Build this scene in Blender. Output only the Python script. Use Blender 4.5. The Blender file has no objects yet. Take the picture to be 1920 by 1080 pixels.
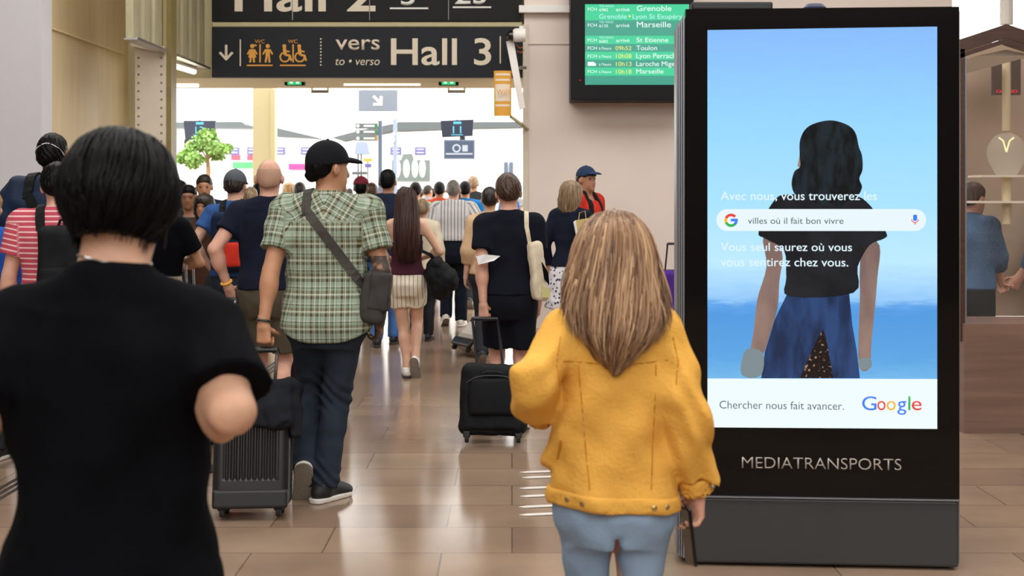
import bpy, bmesh, math, random
import numpy as np
from mathutils import Vector, Matrix
random.seed(7); np.random.seed(7)
SC = bpy.context.scene
COL = SC.collection
# ------------------------------------------------------------------ camera, sky, exposure
FPX, YH, CH = 2600.0, 363.0, 1.55          # focal length in px of the 1920 frame, horizon row, camera height
cam = bpy.data.objects.new('camera', bpy.data.cameras.new('camera'))
COL.objects.link(cam); SC.camera = cam
cam.location = (0, 0, CH); cam.rotation_euler = (math.pi/2, 0, 0)
cam.data.sensor_width = 36; cam.data.lens = 36*FPX/1920
cam.data.shift_y = -(540-YH)/1920
cam.data.clip_start = .05; cam.data.clip_end = 300
cam.data.dof.use_dof = True; cam.data.dof.focus_distance = 8.0; cam.data.dof.aperture_fstop = 5.6
world = bpy.data.worlds.new('sky'); SC.world = world; world.use_nodes = True
bgn = world.node_tree.nodes['Background']
bgn.inputs[0].default_value = (1.0, .985, .95, 1); bgn.inputs[1].default_value = 3.9
SC.view_settings.view_transform = 'Standard'; SC.view_settings.look = 'None'
SC.view_settings.gamma = 1; SC.view_settings.use_curve_mapping = False
SC.view_settings.exposure = 0.0

def P(px, py, Y):
    return Vector(((px-960)*Y/FPX, Y, CH+(YH-py)*Y/FPX))

# ------------------------------------------------------------------ materials
def lin(c):
    if isinstance(c, str):
        c = c.lstrip('#'); c = [int(c[i:i+2], 16)/255 for i in (0, 2, 4)]
    return tuple((v/12.92 if v <= .04045 else ((v+.055)/1.055)**2.4) for v in c[:3])
MATS = {}
def nt(m): return m.node_tree.nodes, m.node_tree.links
def mat(name, col, rough=.6, metal=0, spec=.5, var=0, vscale=8, bump=0, bscale=60, vstretch=(1,1,1), emit=0, coat=0, sheen=0, alpha=1, trans=0):
    if name in MATS: return MATS[name]
    m = bpy.data.materials.new(name); m.use_nodes = True; MATS[name] = m
    n, l = nt(m); b = n['Principled BSDF']; c = lin(col)
    b.inputs['Base Color'].default_value = (*c, 1); b.inputs['Roughness'].default_value = rough
    b.inputs['Metallic'].default_value = metal; b.inputs['Specular IOR Level'].default_value = spec
    if coat: b.inputs['Coat Weight'].default_value = coat; b.inputs['Coat Roughness'].default_value = .05
    if sheen: b.inputs['Sheen Weight'].default_value = sheen
    if trans: b.inputs['Transmission Weight'].default_value = trans
    if emit:
        b.inputs['Emission Color'].default_value = (*c, 1); b.inputs['Emission Strength'].default_value = emit
    if var or bump:
        tc = n.new('ShaderNodeTexCoord'); mp = n.new('ShaderNodeMapping'); mp.inputs['Scale'].default_value = vstretch
        l.new(tc.outputs['Object'], mp.inputs['Vector'])
    if var:
        no = n.new('ShaderNodeTexNoise'); no.inputs['Scale'].default_value = vscale; no.inputs['Detail'].default_value = 5
        l.new(mp.outputs[0], no.inputs['Vector'])
        rp = n.new('ShaderNodeValToRGB')
        lo = [max(0, v*(1-var)) for v in c]; hi = [min(1, v*(1+var)) for v in c]
        rp.color_ramp.elements[0].position = .3; rp.color_ramp.elements[1].position = .7
        rp.color_ramp.elements[0].color = (*lo, 1); rp.color_ramp.elements[1].color = (*hi, 1)
        l.new(no.outputs['Fac'], rp.inputs[0]); l.new(rp.outputs[0], b.inputs['Base Color'])
    if bump:
        nb = n.new('ShaderNodeTexNoise'); nb.inputs['Scale'].default_value = bscale; nb.inputs['Detail'].default_value = 4
        l.new(mp.outputs[0], nb.inputs['Vector'])
        bp = n.new('ShaderNodeBump'); bp.inputs['Strength'].default_value = bump; bp.inputs['Distance'].default_value = .01
        l.new(nb.outputs['Fac'], bp.inputs['Height']); l.new(bp.outputs[0], b.inputs['Normal'])
    return m
def emis(name, col, s=1.0):
    """a lit screen face: black glass that gives off its own colour"""
    if name in MATS: return MATS[name]
    m = mat(name, col, rough=.12, spec=.25, emit=s)
    m.node_tree.nodes['Principled BSDF'].inputs['Base Color'].default_value = (.005, .005, .005, 1)
    return m
def cloth(name, col, rough=.9, var=.12, **k):
    return mat(name, col, rough=rough, spec=k.pop('spec', .12), var=var, vscale=k.pop('vscale', 9), bump=k.pop('bump', .25), bscale=k.pop('bscale', 180), **k)
def skin(name, col):
    return mat(name, col, rough=.5, spec=.35, var=.10, vscale=14, bump=.12, bscale=120)
def stripe_mat(name, U=None, V=None, rough=.9, bump=.3, dim=(1, 1, 1)):
    """U, V: (period, [(pos, colour), ...]) stripe sequences along the cloth's own coordinates"""
    m = bpy.data.materials.new(name); m.use_nodes = True; MATS[name] = m
    n, l = nt(m); b = n['Principled BSDF']; b.inputs['Roughness'].default_value = rough
    b.inputs['Specular IOR Level'].default_value = .15
    at = n.new('ShaderNodeAttribute'); at.attribute_name = 'pat'
    sx = n.new('ShaderNodeSeparateXYZ'); l.new(at.outputs['Vector'], sx.inputs[0])
    outs = []
    for ax, d in ((0, U), (1, V)):
        if not d: continue
        dv = n.new('ShaderNodeMath'); dv.operation = 'DIVIDE'; dv.inputs[1].default_value = d[0]
        fr = n.new('ShaderNodeMath'); fr.operation = 'FRACT'
        l.new(sx.outputs[ax], dv.inputs[0]); l.new(dv.outputs[0], fr.inputs[0])
        rp = n.new('ShaderNodeValToRGB'); rp.color_ramp.interpolation = 'CONSTANT'
        el = rp.color_ramp.elements
        while len(el) < len(d[1]): el.new(.5)
        for e, (p, c) in zip(el, d[1]): e.position = p
        for e, (p, c) in zip(el, d[1]): e.color = (*[v*k for v, k in zip(lin(c), dim)], 1)
        l.new(fr.outputs[0], rp.inputs[0]); outs.append(rp.outputs[0])
    if len(outs) == 2:
        mx = n.new('ShaderNodeMix'); mx.data_type = 'RGBA'; mx.inputs[0].default_value = .5
        l.new(outs[0], mx.inputs[6]); l.new(outs[1], mx.inputs[7]); outs = [mx.outputs[2]]
    l.new(outs[0], b.inputs['Base Color'])
    nb = n.new('ShaderNodeTexNoise'); nb.inputs['Scale'].default_value = 30
    bp = n.new('ShaderNodeBump'); bp.inputs['Strength'].default_value = bump; bp.inputs['Distance'].default_value = .01
    tc = n.new('ShaderNodeTexCoord'); l.new(tc.outputs['Object'], nb.inputs['Vector'])
    l.new(nb.outputs['Fac'], bp.inputs['Height']); l.new(bp.outputs[0], b.inputs['Normal'])
    return m
def hairmat(name, dark, light, rough=.42, spec=.35, sc=(70, 70, 3)):
    m = bpy.data.materials.new(name); m.use_nodes = True; MATS[name] = m
    n, l = nt(m); b = n['Principled BSDF']; b.inputs['Roughness'].default_value = rough; b.inputs['Specular IOR Level'].default_value = spec
    tc = n.new('ShaderNodeTexCoord'); mp = n.new('ShaderNodeMapping'); mp.inputs['Scale'].default_value = sc
    no = n.new('ShaderNodeTexNoise'); no.inputs['Scale'].default_value = 1; no.inputs['Detail'].default_value = 4
    l.new(tc.outputs['Object'], mp.inputs[0]); l.new(mp.outputs[0], no.inputs['Vector'])
    rp = n.new('ShaderNodeValToRGB'); rp.color_ramp.elements[0].position = .35; rp.color_ramp.elements[1].position = .68
    rp.color_ramp.elements[0].color = (*lin(dark), 1); rp.color_ramp.elements[1].color = (*lin(light), 1)
    l.new(no.outputs['Fac'], rp.inputs[0]); l.new(rp.outputs[0], b.inputs['Base Color'])
    bp = n.new('ShaderNodeBump'); bp.inputs['Strength'].default_value = .35; bp.inputs['Distance'].default_value = .004
    l.new(no.outputs['Fac'], bp.inputs['Height']); l.new(bp.outputs[0], b.inputs['Normal'])
    return m

def strandmat(name, cols, rough=.38, spec=.4):
    m = bpy.data.materials.new(name); m.use_nodes = True; MATS[name] = m
    n, l = nt(m); b = n['Principled BSDF']; b.inputs['Roughness'].default_value = rough; b.inputs['Specular IOR Level'].default_value = spec
    at = n.new('ShaderNodeAttribute'); at.attribute_name = 'pat'; rp = n.new('ShaderNodeValToRGB'); e = rp.color_ramp.elements
    while len(e) < len(cols): e.new(.5)
    for i, x in enumerate(e): x.position = i/(len(cols)-1)
    for x, q in zip(e, cols): x.color = (*lin(q), 1)
    l.new(at.outputs['Fac'], rp.inputs[0]); l.new(rp.outputs[0], b.inputs['Base Color']); return m
# ------------------------------------------------------------------ objects
def tag(o, label=None, cat=None, group=None, kind=None):
    if label: o['label'] = label
    if cat: o['category'] = cat
    if group: o['group'] = group
    if kind: o['kind'] = kind
    return o
def empty(name, loc, label, cat, rz=0, group=None):
    o = bpy.data.objects.new(name, None); COL.objects.link(o)
    o.location = loc; o.rotation_euler = (0, 0, rz)
    o.empty_display_size = .1
    return tag(o, label, cat, group)
def mw(o):
    m = Matrix.LocRotScale(o.location, o.rotation_euler, o.scale)
    return (mw(o.parent) @ o.matrix_parent_inverse @ m) if o.parent else m
def link(name, me, m=None, parent=None, world=True, label=None):
    o = bpy.data.objects.new(name, me); COL.objects.link(o)
    if m is not None:
        for x in (m if isinstance(m, (list, tuple)) else [m]): me.materials.append(x)
    if parent is not None:
        o.parent = parent
        if world: o.matrix_parent_inverse = mw(parent).inverted()
    if label: o['label'] = label
    return o
def npmesh(name, V, Fq, smooth=True, attr=None):
    me = bpy.data.meshes.new(name)
    V = np.asarray(V, np.float32); Fq = np.asarray(Fq, np.int32); k = Fq.shape[1]
    me.vertices.add(len(V)); me.vertices.foreach_set('co', V.ravel())
    me.loops.add(Fq.size); me.loops.foreach_set('vertex_index', Fq.ravel())
    me.polygons.add(len(Fq)); me.polygons.foreach_set('loop_start', np.arange(len(Fq), dtype=np.int32)*k)
    me.update(calc_edges=True); me.validate()
    if smooth: me.polygons.foreach_set('use_smooth', np.ones(len(me.polygons), bool))
    if attr is not None:
        a = me.attributes.new('pat', 'FLOAT_VECTOR', 'POINT'); a.data.foreach_set('vector', np.asarray(attr, np.float32).ravel())
    return me

class MB:
    """collects boxes, tubes, prisms ... into one mesh"""
    def __init__(s): s.bm = bmesh.new()
    def box(s, lo, hi, M=None, bev=0):
        lo, hi = Vector(lo), Vector(hi)
        r = bmesh.ops.create_cube(s.bm, size=1)['verts']; c = (lo+hi)/2; d = hi-lo
        for v in r:
            v.co = Vector((v.co.x*d.x, v.co.y*d.y, v.co.z*d.z))+c
        if bev:
            es = {e for v in r for e in v.link_edges}
            g = bmesh.ops.bevel(s.bm, geom=list(es), offset=bev, segments=3, profile=.5, affect='EDGES')
            r = list({v for f in g['faces'] for v in f.verts} | {v for v in r if v.is_valid})
        if M is not None:
            for v in r: v.co = M @ v.co
        return s
    def tube(s, pts, r, seg=8, closed=False, cap=True):
        pts = [Vector(p) for p in pts]; n = len(pts); rs = r if isinstance(r, (list, tuple)) else [r]*n
        rings = []; up = None
        for i, p in enumerate(pts):
            a = pts[(i-1) % n] if (closed or i) else p; b = pts[(i+1) % n] if (closed or i < n-1) else p
            t = (b-a).normalized()
            if up is None:
                up = Vector((0, 0, 1)) if abs(t.z) < .9 else Vector((1, 0, 0))
            x = t.cross(up)
            if x.length < 1e-6: x = t.cross(Vector((0, 1, 0)))
            x.normalize(); y = x.cross(t).normalized(); up = y
            rings.append([s.bm.verts.new(p+(x*math.cos(k*2*math.pi/seg)+y*math.sin(k*2*math.pi/seg))*rs[i]) for k in range(seg)])
        for i in range(n if closed else n-1):
            A, B = rings[i], rings[(i+1) % n]
            for k in range(seg): s.bm.faces.new((A[k], A[(k+1) % seg], B[(k+1) % seg], B[k]))
        if cap and not closed:
            s.bm.faces.new(rings[0][::-1]); s.bm.faces.new(rings[-1])
        return s
    def ribbon(s, pts, nrm, w, t):
        """flat band along pts; nrm = face normals; w width, t thickness"""
        pts = [Vector(p) for p in pts]; n = len(pts); rings = []
        ws = w if isinstance(w, (list, tuple)) else [w]*n
        for i, p in enumerate(pts):
            tg = (pts[min(i+1, n-1)]-pts[max(i-1, 0)]).normalized(); N = Vector(nrm[i]).normalized()
            x = tg.cross(N).normalized(); N = x.cross(tg).normalized()
            rings.append([s.bm.verts.new(p+x*a*ws[i]/2+N*b*t/2) for a, b in ((-1, -1), (1, -1), (1, 1), (-1, 1))])
        for i in range(n-1):
            for k in range(4): s.bm.faces.new((rings[i][k], rings[i][(k+1) % 4], rings[i+1][(k+1) % 4], rings[i+1][k]))
        s.bm.faces.new(rings[0][::-1]); s.bm.faces.new(rings[-1])
        return s
    def lathe(s, prof, c=(0, 0, 0), seg=24, M=None):
        rings = []; c = Vector(c)
        for r, z in prof:
            vs = [Vector((r*math.cos(k*2*math.pi/seg), r*math.sin(k*2*math.pi/seg), z)) for k in range(seg)]
            rings.append([s.bm.verts.new((M @ v if M is not None else v)+c) for v in vs])
        for A, B in zip(rings, rings[1:]):
            for k in range(seg): s.bm.faces.new((A[k], A[(k+1) % seg], B[(k+1) % seg], B[k]))
        if prof[0][0] > 1e-5: s.bm.faces.new(rings[0][::-1])
        if prof[-1][0] > 1e-5: s.bm.faces.new(rings[-1])
        return s
    def prism(s, poly, d):
        """poly: points in order; d: extrusion vector"""
        d = Vector(d); a = [s.bm.verts.new(p) for p in poly]; b = [s.bm.verts.new(Vector(p)+d) for p in poly]
        s.bm.faces.new(a); s.bm.faces.new(b[::-1]); n = len(a)
        for i in range(n): s.bm.faces.new((a[i], b[i], b[(i+1) % n], a[(i+1) % n]))
        return s
    def ball(s, c, r, u=16, v=10):
        M = Matrix.Translation(c) @ Matrix.Diagonal((*(r if hasattr(r, '__len__') else (r, r, r)), 1))
        bmesh.ops.create_uvsphere(s.bm, u_segments=u, v_segments=v, radius=1, matrix=M); return s
    def build(s, name, m, parent=None, world=True, smooth=False, label=None):
        bmesh.ops.recalc_face_normals(s.bm, faces=s.bm.faces[:])
        me = bpy.data.meshes.new(name); s.bm.to_mesh(me); s.bm.free()
        if smooth:
            me.polygons.foreach_set('use_smooth', np.ones(len(me.polygons), bool))
            if hasattr(me, 'set_sharp_from_angle'): me.set_sharp_from_angle(angle=math.radians(40))
        return link(name, me, m, parent, world, label)
def struct(name, mb, m, **k):
    return tag(mb.build(name, m, None, **k), kind='structure')
def rebase(o):
    """put a single-mesh thing's origin at the foot of its shape"""
    me = o.data; n = len(me.vertices); co = np.empty(n*3, np.float32); me.vertices.foreach_get('co', co); co = co.reshape(-1, 3)
    c = (co.min(0)+co.max(0))/2; c[2] = co[:, 2].min()
    me.vertices.foreach_set('co', (co-c).ravel()); me.update()
    o.location = Vector(o.location)+(o.rotation_euler.to_matrix() @ Vector([float(v) for v in c])); return o

_tc = {}
def text(name, s, x0, x1, zb, capz, org, ux, uz, m, parent, bold=0, depth=.003, shear=0, fit=True):
    """letters filling the span x0..x1 (along ux) with their baseline at zb and capitals reaching capz (along uz)"""
    cu = bpy.data.curves.new(name, 'FONT'); cu.body = s; cu.size = 1; cu.offset = bold; cu.shear = shear
    cu.resolution_u = 4
    ob = bpy.data.objects.new('tmp', cu); COL.objects.link(ob)
    dg = bpy.context.evaluated_depsgraph_get(); dg.update()
    me = bpy.data.meshes.new_from_object(ob.evaluated_get(dg))
    bpy.data.objects.remove(ob); bpy.data.curves.remove(cu)
    n = len(me.vertices); co = np.empty(n*3, np.float32); me.vertices.foreach_get('co', co); co = co.reshape(-1, 3)
    lo, hi = co[:, 0].min(), co[:, 0].max(); sx = (x1-x0)/(hi-lo); sz = (capz-zb)/.729
    u = (co[:, 0]-lo)*sx+x0; v = co[:, 1]*sz+zb
    org, ux, uz = Vector(org), Vector(ux).normalized(), Vector(uz).normalized(); nn = ux.cross(uz)
    W = np.array(org)[None]+u[:, None]*np.array(ux)[None]+v[:, None]*np.array(uz)[None]+np.array(nn)[None]*depth
    me.vertices.foreach_set('co', W.astype(np.float32).ravel()); me.update()
    if ' ' in s:
        tri = [tuple(p.vertices) for p in me.polygons]; iv = sorted((min(co[i, 0] for i in t), max(co[i, 0] for i in t)) for t in tri); cuts = []; e = iv[0][1]
        for q0, q1 in iv:
            if q0-e > .17: cuts.append((q0+e)/2)
            e = max(e, q1)
        cuts = [-1e9]+cuts+[1e9]; out = None
        for c0, c1 in zip(cuts, cuts[1:]):
            keep = [t for t in tri if c0 < co[t[0], 0] < c1]; ids = sorted({i for t in keep for i in t}); mp_ = {i: j for j, i in enumerate(ids)}
            m2 = bpy.data.meshes.new(name); m2.from_pydata([tuple(map(float, W[i])) for i in ids], [], [[mp_[i] for i in t] for t in keep]); out = _solid(name, m2, nn, depth, m, parent)
        return out
    return _solid(name, me, nn, depth, m, parent)
def _solid(name, me, nn, depth, m, parent):
    bm = bmesh.new(); bm.from_mesh(me)
    r = bmesh.ops.extrude_face_region(bm, geom=bm.faces[:])
    for g in r['geom']:
        if isinstance(g, bmesh.types.BMVert): g.co -= nn*depth*.8
    bmesh.ops.recalc_face_normals(bm, faces=bm.faces[:]); bm.to_mesh(me); bm.free()
    return link(name, me, m, parent)
# ------------------------------------------------------------------ smooth surfaces from distance fields
def surfnet(d, o, h):
    S = d < 0
    n = d.shape
    cs = np.zeros((n[0]-1, n[1]-1, n[2]-1), np.int8)
    C = [(a, b, c) for a in (0, 1) for b in (0, 1) for c in (0, 1)]
    for a, b, c in C: cs += S[a:n[0]-1+a, b:n[1]-1+b, c:n[2]-1+c]
    act = (cs > 0) & (cs < 8)
    idx = np.full(act.shape, -1, np.int32); I = np.argwhere(act); idx[act] = np.arange(len(I))
    val = {c: d[I[:, 0]+c[0], I[:, 1]+c[1], I[:, 2]+c[2]] for c in C}
    pos = np.zeros((len(I), 3)); cnt = np.zeros(len(I))
    for A in C:
        for ax in range(3):
            if A[ax]: continue
            B = list(A); B[ax] = 1; B = tuple(B)
            va, vb = val[A], val[B]; m = (va < 0) != (vb < 0)
            t = np.where(m, va/np.where(m, va-vb, 1), 0)
            p = np.array(A, float)[None]+np.zeros((len(I), 3)); p[:, ax] += t
            pos += p*m[:, None]; cnt += m
    V = np.asarray(o)[None]+h*(I+pos/cnt[:, None])
    Q = []
    for ax in range(3):
        b, c = [(1, 2), (2, 0), (0, 1)][ax]
        sl = [slice(1, -1)]*3; sl[ax] = slice(0, -1); s2 = list(sl); s2[ax] = slice(1, None)
        E = S[tuple(sl)] != S[tuple(s2)]; J = np.argwhere(E)
        off = np.ones(3, int); off[ax] = 0; J = J+off
        def cell(db, dc):
            K = J.copy(); K[:, b] += db; K[:, c] += dc; return idx[K[:, 0], K[:, 1], K[:, 2]]
        q = np.stack([cell(-1, -1), cell(0, -1), cell(0, 0), cell(-1, 0)], 1)
        neg = ~S[J[:, 0], J[:, 1], J[:, 2]]
        q[neg] = q[neg][:, ::-1]; Q.append(q)
    Q = np.concatenate(Q); Q = Q[(Q >= 0).all(1)]
    return V, Q

class Field:
    def __init__(s, lo, hi, h):
        s.h = h; s.lo = np.array(lo, float); s.hi = np.array(hi, float)
        n = np.ceil((np.array(hi)-s.lo)/h).astype(int)+1
        s.n = n; s.ax = [s.lo[i]+h*np.arange(n[i]) for i in range(3)]
        s.d = np.full(n, .25, np.float32)
    def _blk(s, lo, hi, pad):
        i0 = np.clip(np.floor((np.array(lo)-pad-s.lo)/s.h).astype(int), 0, s.n)
        i1 = np.clip(np.ceil((np.array(hi)+pad-s.lo)/s.h).astype(int)+1, 0, s.n)
        sl = tuple(slice(a, b) for a, b in zip(i0, i1))
        return sl, s.ax[0][sl[0]][:, None, None], s.ax[1][sl[1]][None, :, None], s.ax[2][sl[2]][None, None, :]
    def add(s, pr, k=.02):
        fn, lo, hi = pr; sl, x, y, z = s._blk(lo, hi, k+2*s.h+.012)
        if min(v.size for v in (x, y, z)) == 0: return s
        d = fn(x, y, z); a = s.d[sl]
        if k > 0: q = np.maximum(k-np.abs(a-d), 0)/k; s.d[sl] = np.minimum(a, d)-q*q*k*.25
        else: s.d[sl] = np.minimum(a, d)
        return s
    def cut(s, pr, k=.008):
        fn, lo, hi = pr; sl, x, y, z = s._blk(lo, hi, k+2*s.h)
        if min(v.size for v in (x, y, z)) == 0: return s
        d = -fn(x, y, z); a = s.d[sl]
        q = np.maximum(k-np.abs(a-d), 0)/max(k, 1e-6); s.d[sl] = np.maximum(a, d)+q*q*k*.25
        return s
    def clip(s, fn):
        x, y, z = s.ax[0][:, None, None], s.ax[1][None, :, None], s.ax[2][None, None, :]
        s.d = np.maximum(s.d, (fn(x, y, z)+np.zeros_like(s.d)).astype(np.float32)); return s
    def disp(s, fn):
        x, y, z = s.ax[0][:, None, None], s.ax[1][None, :, None], s.ax[2][None, None, :]
        s.d = (s.d+fn(x, y, z)).astype(np.float32); return s
    def mesh(s):
        d = s.d
        for ax in range(3):
            for e in (0, -1):
                sl = [slice(None)]*3; sl[ax] = e; d[tuple(sl)] = np.maximum(d[tuple(sl)], 1e-3)
        return surfnet(d, s.lo, s.h)
    def at(s, p):
        g = (np.asarray(p, float)-s.lo)/s.h; i = np.clip(np.floor(g).astype(int), 0, s.n-2); f = np.clip(g-i, 0, 1); r = 0
        for a in (0, 1):
            for b in (0, 1):
                for c in (0, 1):
                    r += s.d[i[0]+a, i[1]+b, i[2]+c]*(f[0] if a else 1-f[0])*(f[1] if b else 1-f[1])*(f[2] if c else 1-f[2])
        return float(r)
    def grad(s, p):
        e = s.h; p = np.asarray(p, float); g = [s.at(p+np.eye(3)[i]*e)-s.at(p-np.eye(3)[i]*e) for i in range(3)]
        g = np.array(g); return g/(np.linalg.norm(g)+1e-9)
    def march(s, p, dr, off=0.0, n=260, st=.004):
        """walk from outside along dr until the surface (plus off); returns (point, normal)"""
        p = np.asarray(p, float); dr = np.asarray(dr, float)
        for _ in range(n):
            if s.at(p) <= off: break
            p = p+dr*st
        g = s.grad(p); return Vector([float(v) for v in p]), Vector([float(v) for v in g])

A3 = lambda v: np.array([float(t) for t in v])
def cone(a, b, ra, rb, cap=(0, 0), flat=None):
    a, b = A3(a), A3(b); ab = b-a; L = np.linalg.norm(ab); u = ab/L
    R = max(ra, rb)
    def fn(x, y, z):
        px, py, pz = x-a[0], y-a[1], z-a[2]
        t = (px*u[0]+py*u[1]+pz*u[2])/L
        tc = np.clip(t, -.3 if cap[0] else 0, 1.3 if cap[1] else 1)
        dx, dy, dz = px-tc*ab[0], py-tc*ab[1], pz-tc*ab[2]
        d = np.sqrt(dx*dx+dy*dy+dz*dz)-(ra+(rb-ra)*np.clip(tc, 0, 1))
        if cap[0]: d = np.maximum(d, -t*L)
        if cap[1]: d = np.maximum(d, (t-1)*L)
        return d
    return fn, np.minimum(a, b)-R, np.maximum(a, b)+R
def ell(c, r, rot=None):
    c = A3(c); r = A3(r); M = np.array(rot) if rot is not None else None
    def fn(x, y, z):
        p = (x-c[0], y-c[1], z-c[2])
        if M is not None: p = tuple(M[0][i]*p[0]+M[1][i]*p[1]+M[2][i]*p[2] for i in range(3))
        k0 = np.sqrt((p[0]/r[0])**2+(p[1]/r[1])**2+(p[2]/r[2])**2)
        k1 = np.sqrt((p[0]/r[0]**2)**2+(p[1]/r[1]**2)**2+(p[2]/r[2]**2)**2)+1e-6
        return k0*(k0-1)/k1
    R = r if M is None else np.full(3, r.max())
    return fn, c-R, c+R
def rbox(c, hs, r, rot=None):
    c = A3(c); q = A3(hs)-r; M = np.array(rot) if rot is not None else None
    def fn(x, y, z):
        p = (x-c[0], y-c[1], z-c[2])
        if M is not None: p = tuple(M[0][i]*p[0]+M[1][i]*p[1]+M[2][i]*p[2] for i in range(3))
        e = [np.abs(p[i])-q[i] for i in range(3)]
        return np.sqrt(np.maximum(e[0], 0)**2+np.maximum(e[1], 0)**2+np.maximum(e[2], 0)**2)+np.minimum(np.maximum(e[0], np.maximum(e[1], e[2])), 0)-r
    R = A3(hs) if M is None else np.full(3, np.linalg.norm(A3(hs)))
    return fn, c-R, c+R
def loft(rows, n=2.0):
    """rows (z, rx, ry[, cy[, cx]]) from any order; an upright tube of ellipses"""
    R = np.array(sorted([tuple(r)+(0,)*(5-len(r)) for r in rows])); z0, z1 = R[0, 0], R[-1, 0]
    zz = np.linspace(z0, z1, 90); T = []
    for j in range(1, 5):
        m = np.gradient(R[:, j], R[:, 0]) if len(R) > 2 else np.full(len(R), (R[-1, j]-R[0, j])/(z1-z0))
        i = np.clip(np.searchsorted(R[:, 0], zz)-1, 0, len(R)-2); hh = R[i+1, 0]-R[i, 0]; t = (zz-R[i, 0])/hh
        T.append((2*t**3-3*t**2+1)*R[i, j]+(t**3-2*t**2+t)*hh*m[i]+(-2*t**3+3*t**2)*R[i+1, j]+(t**3-t**2)*hh*m[i+1])
    def fn(x, y, z):
        rx, ry, cy, cx = (np.interp(z, zz, t) for t in T); rx = np.maximum(rx, .003); ry = np.maximum(ry, .003)
        u, v = np.abs(x-cx)/rx, np.abs(y-cy)/ry
        q = np.sqrt(u*u+v*v) if n == 2 else (u**n+v**n)**(1/n)
        return np.maximum((q-1)*np.minimum(rx, ry), np.maximum(z0-z, z-z1))
    lo = np.array([(T[3]-T[0]).min(), (T[2]-T[1]).min(), z0]); hi = np.array([(T[3]+T[0]).max(), (T[2]+T[1]).max(), z1])
    fn.tab = (zz, T)
    return fn, lo, hi
def turned(pr, M, piv):
    """primitive rotated by M about piv"""
    fn, lo, hi = pr; M = np.array(M); piv = A3(piv)
    def g(x, y, z):
        p = (x-piv[0], y-piv[1], z-piv[2])
        q = [M[0][i]*p[0]+M[1][i]*p[1]+M[2][i]*p[2]+piv[i] for i in range(3)]
        return fn(*q)
    c = np.array([[(lo, hi)[a][0], (lo, hi)[b][1], (lo, hi)[e][2]] for a in (0, 1) for b in (0, 1) for e in (0, 1)])
    w = (c-piv) @ M.T+piv
    return g, w.min(0), w.max(0)
def wrinkle(amp, seed=0, sx=9, sz=7):
    r = np.random.RandomState(seed); K = r.uniform(-1, 1, (6, 3))*np.array([sx, sx, sz])*2.6; ph = r.uniform(0, 6.28, 6)
    def fn(x, y, z):
        a = 0
        for k, p in zip(K, ph): a = a+np.sin(k[0]*x+k[1]*y+k[2]*z+p+1.3*np.sin(2.1*k[2]*x-1.7*k[0]*z+p))
        return amp*a/3
    return fn
def place(V, M):
    M = np.array(M); return V @ M[:3, :3].T+M[:3, 3]

# ------------------------------------------------------------------ people
BODY = {0: [(.78, .160, .105, -.01), (.86, .170, .120, -.018), (.95, .168, .117, -.008), (1.04, .155, .105, 0), (1.12, .150, .102, 0), (1.22, .160, .110, 0), (1.32, .172, .115, -.005), (1.39, .165, .100, -.01), (1.45, .10, .07, -.012)],
        1: [(.78, .165, .110, -.01), (.86, .178, .124, -.02), (.95, .168, .112, -.01), (1.04, .138, .095, 0), (1.10, .128, .090, 0), (1.2, .138, .1, 0), (1.3, .150, .110, .005), (1.38, .145, .092, -.005), (1.44, .09, .065, -.01)]}
CROWD = 'travellers walking through the station hall'
def ik(a, b, l1, l2, pole):
    a, b, pole = Vector(a), Vector(b), Vector(pole); d = b-a; L = d.length
    if L > (l1+l2)*.998: b = a+d*((l1+l2)*.998/L); d = b-a; L = d.length
    u = d/L; x = (l1*l1-l2*l2+L*L)/(2*L); h = math.sqrt(max(l1*l1-x*x, 0))
    p = pole-u*pole.dot(u)
    if p.length < 1e-5: p = u.orthogonal()
    return a+u*x+p.normalized()*h, b
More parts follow.
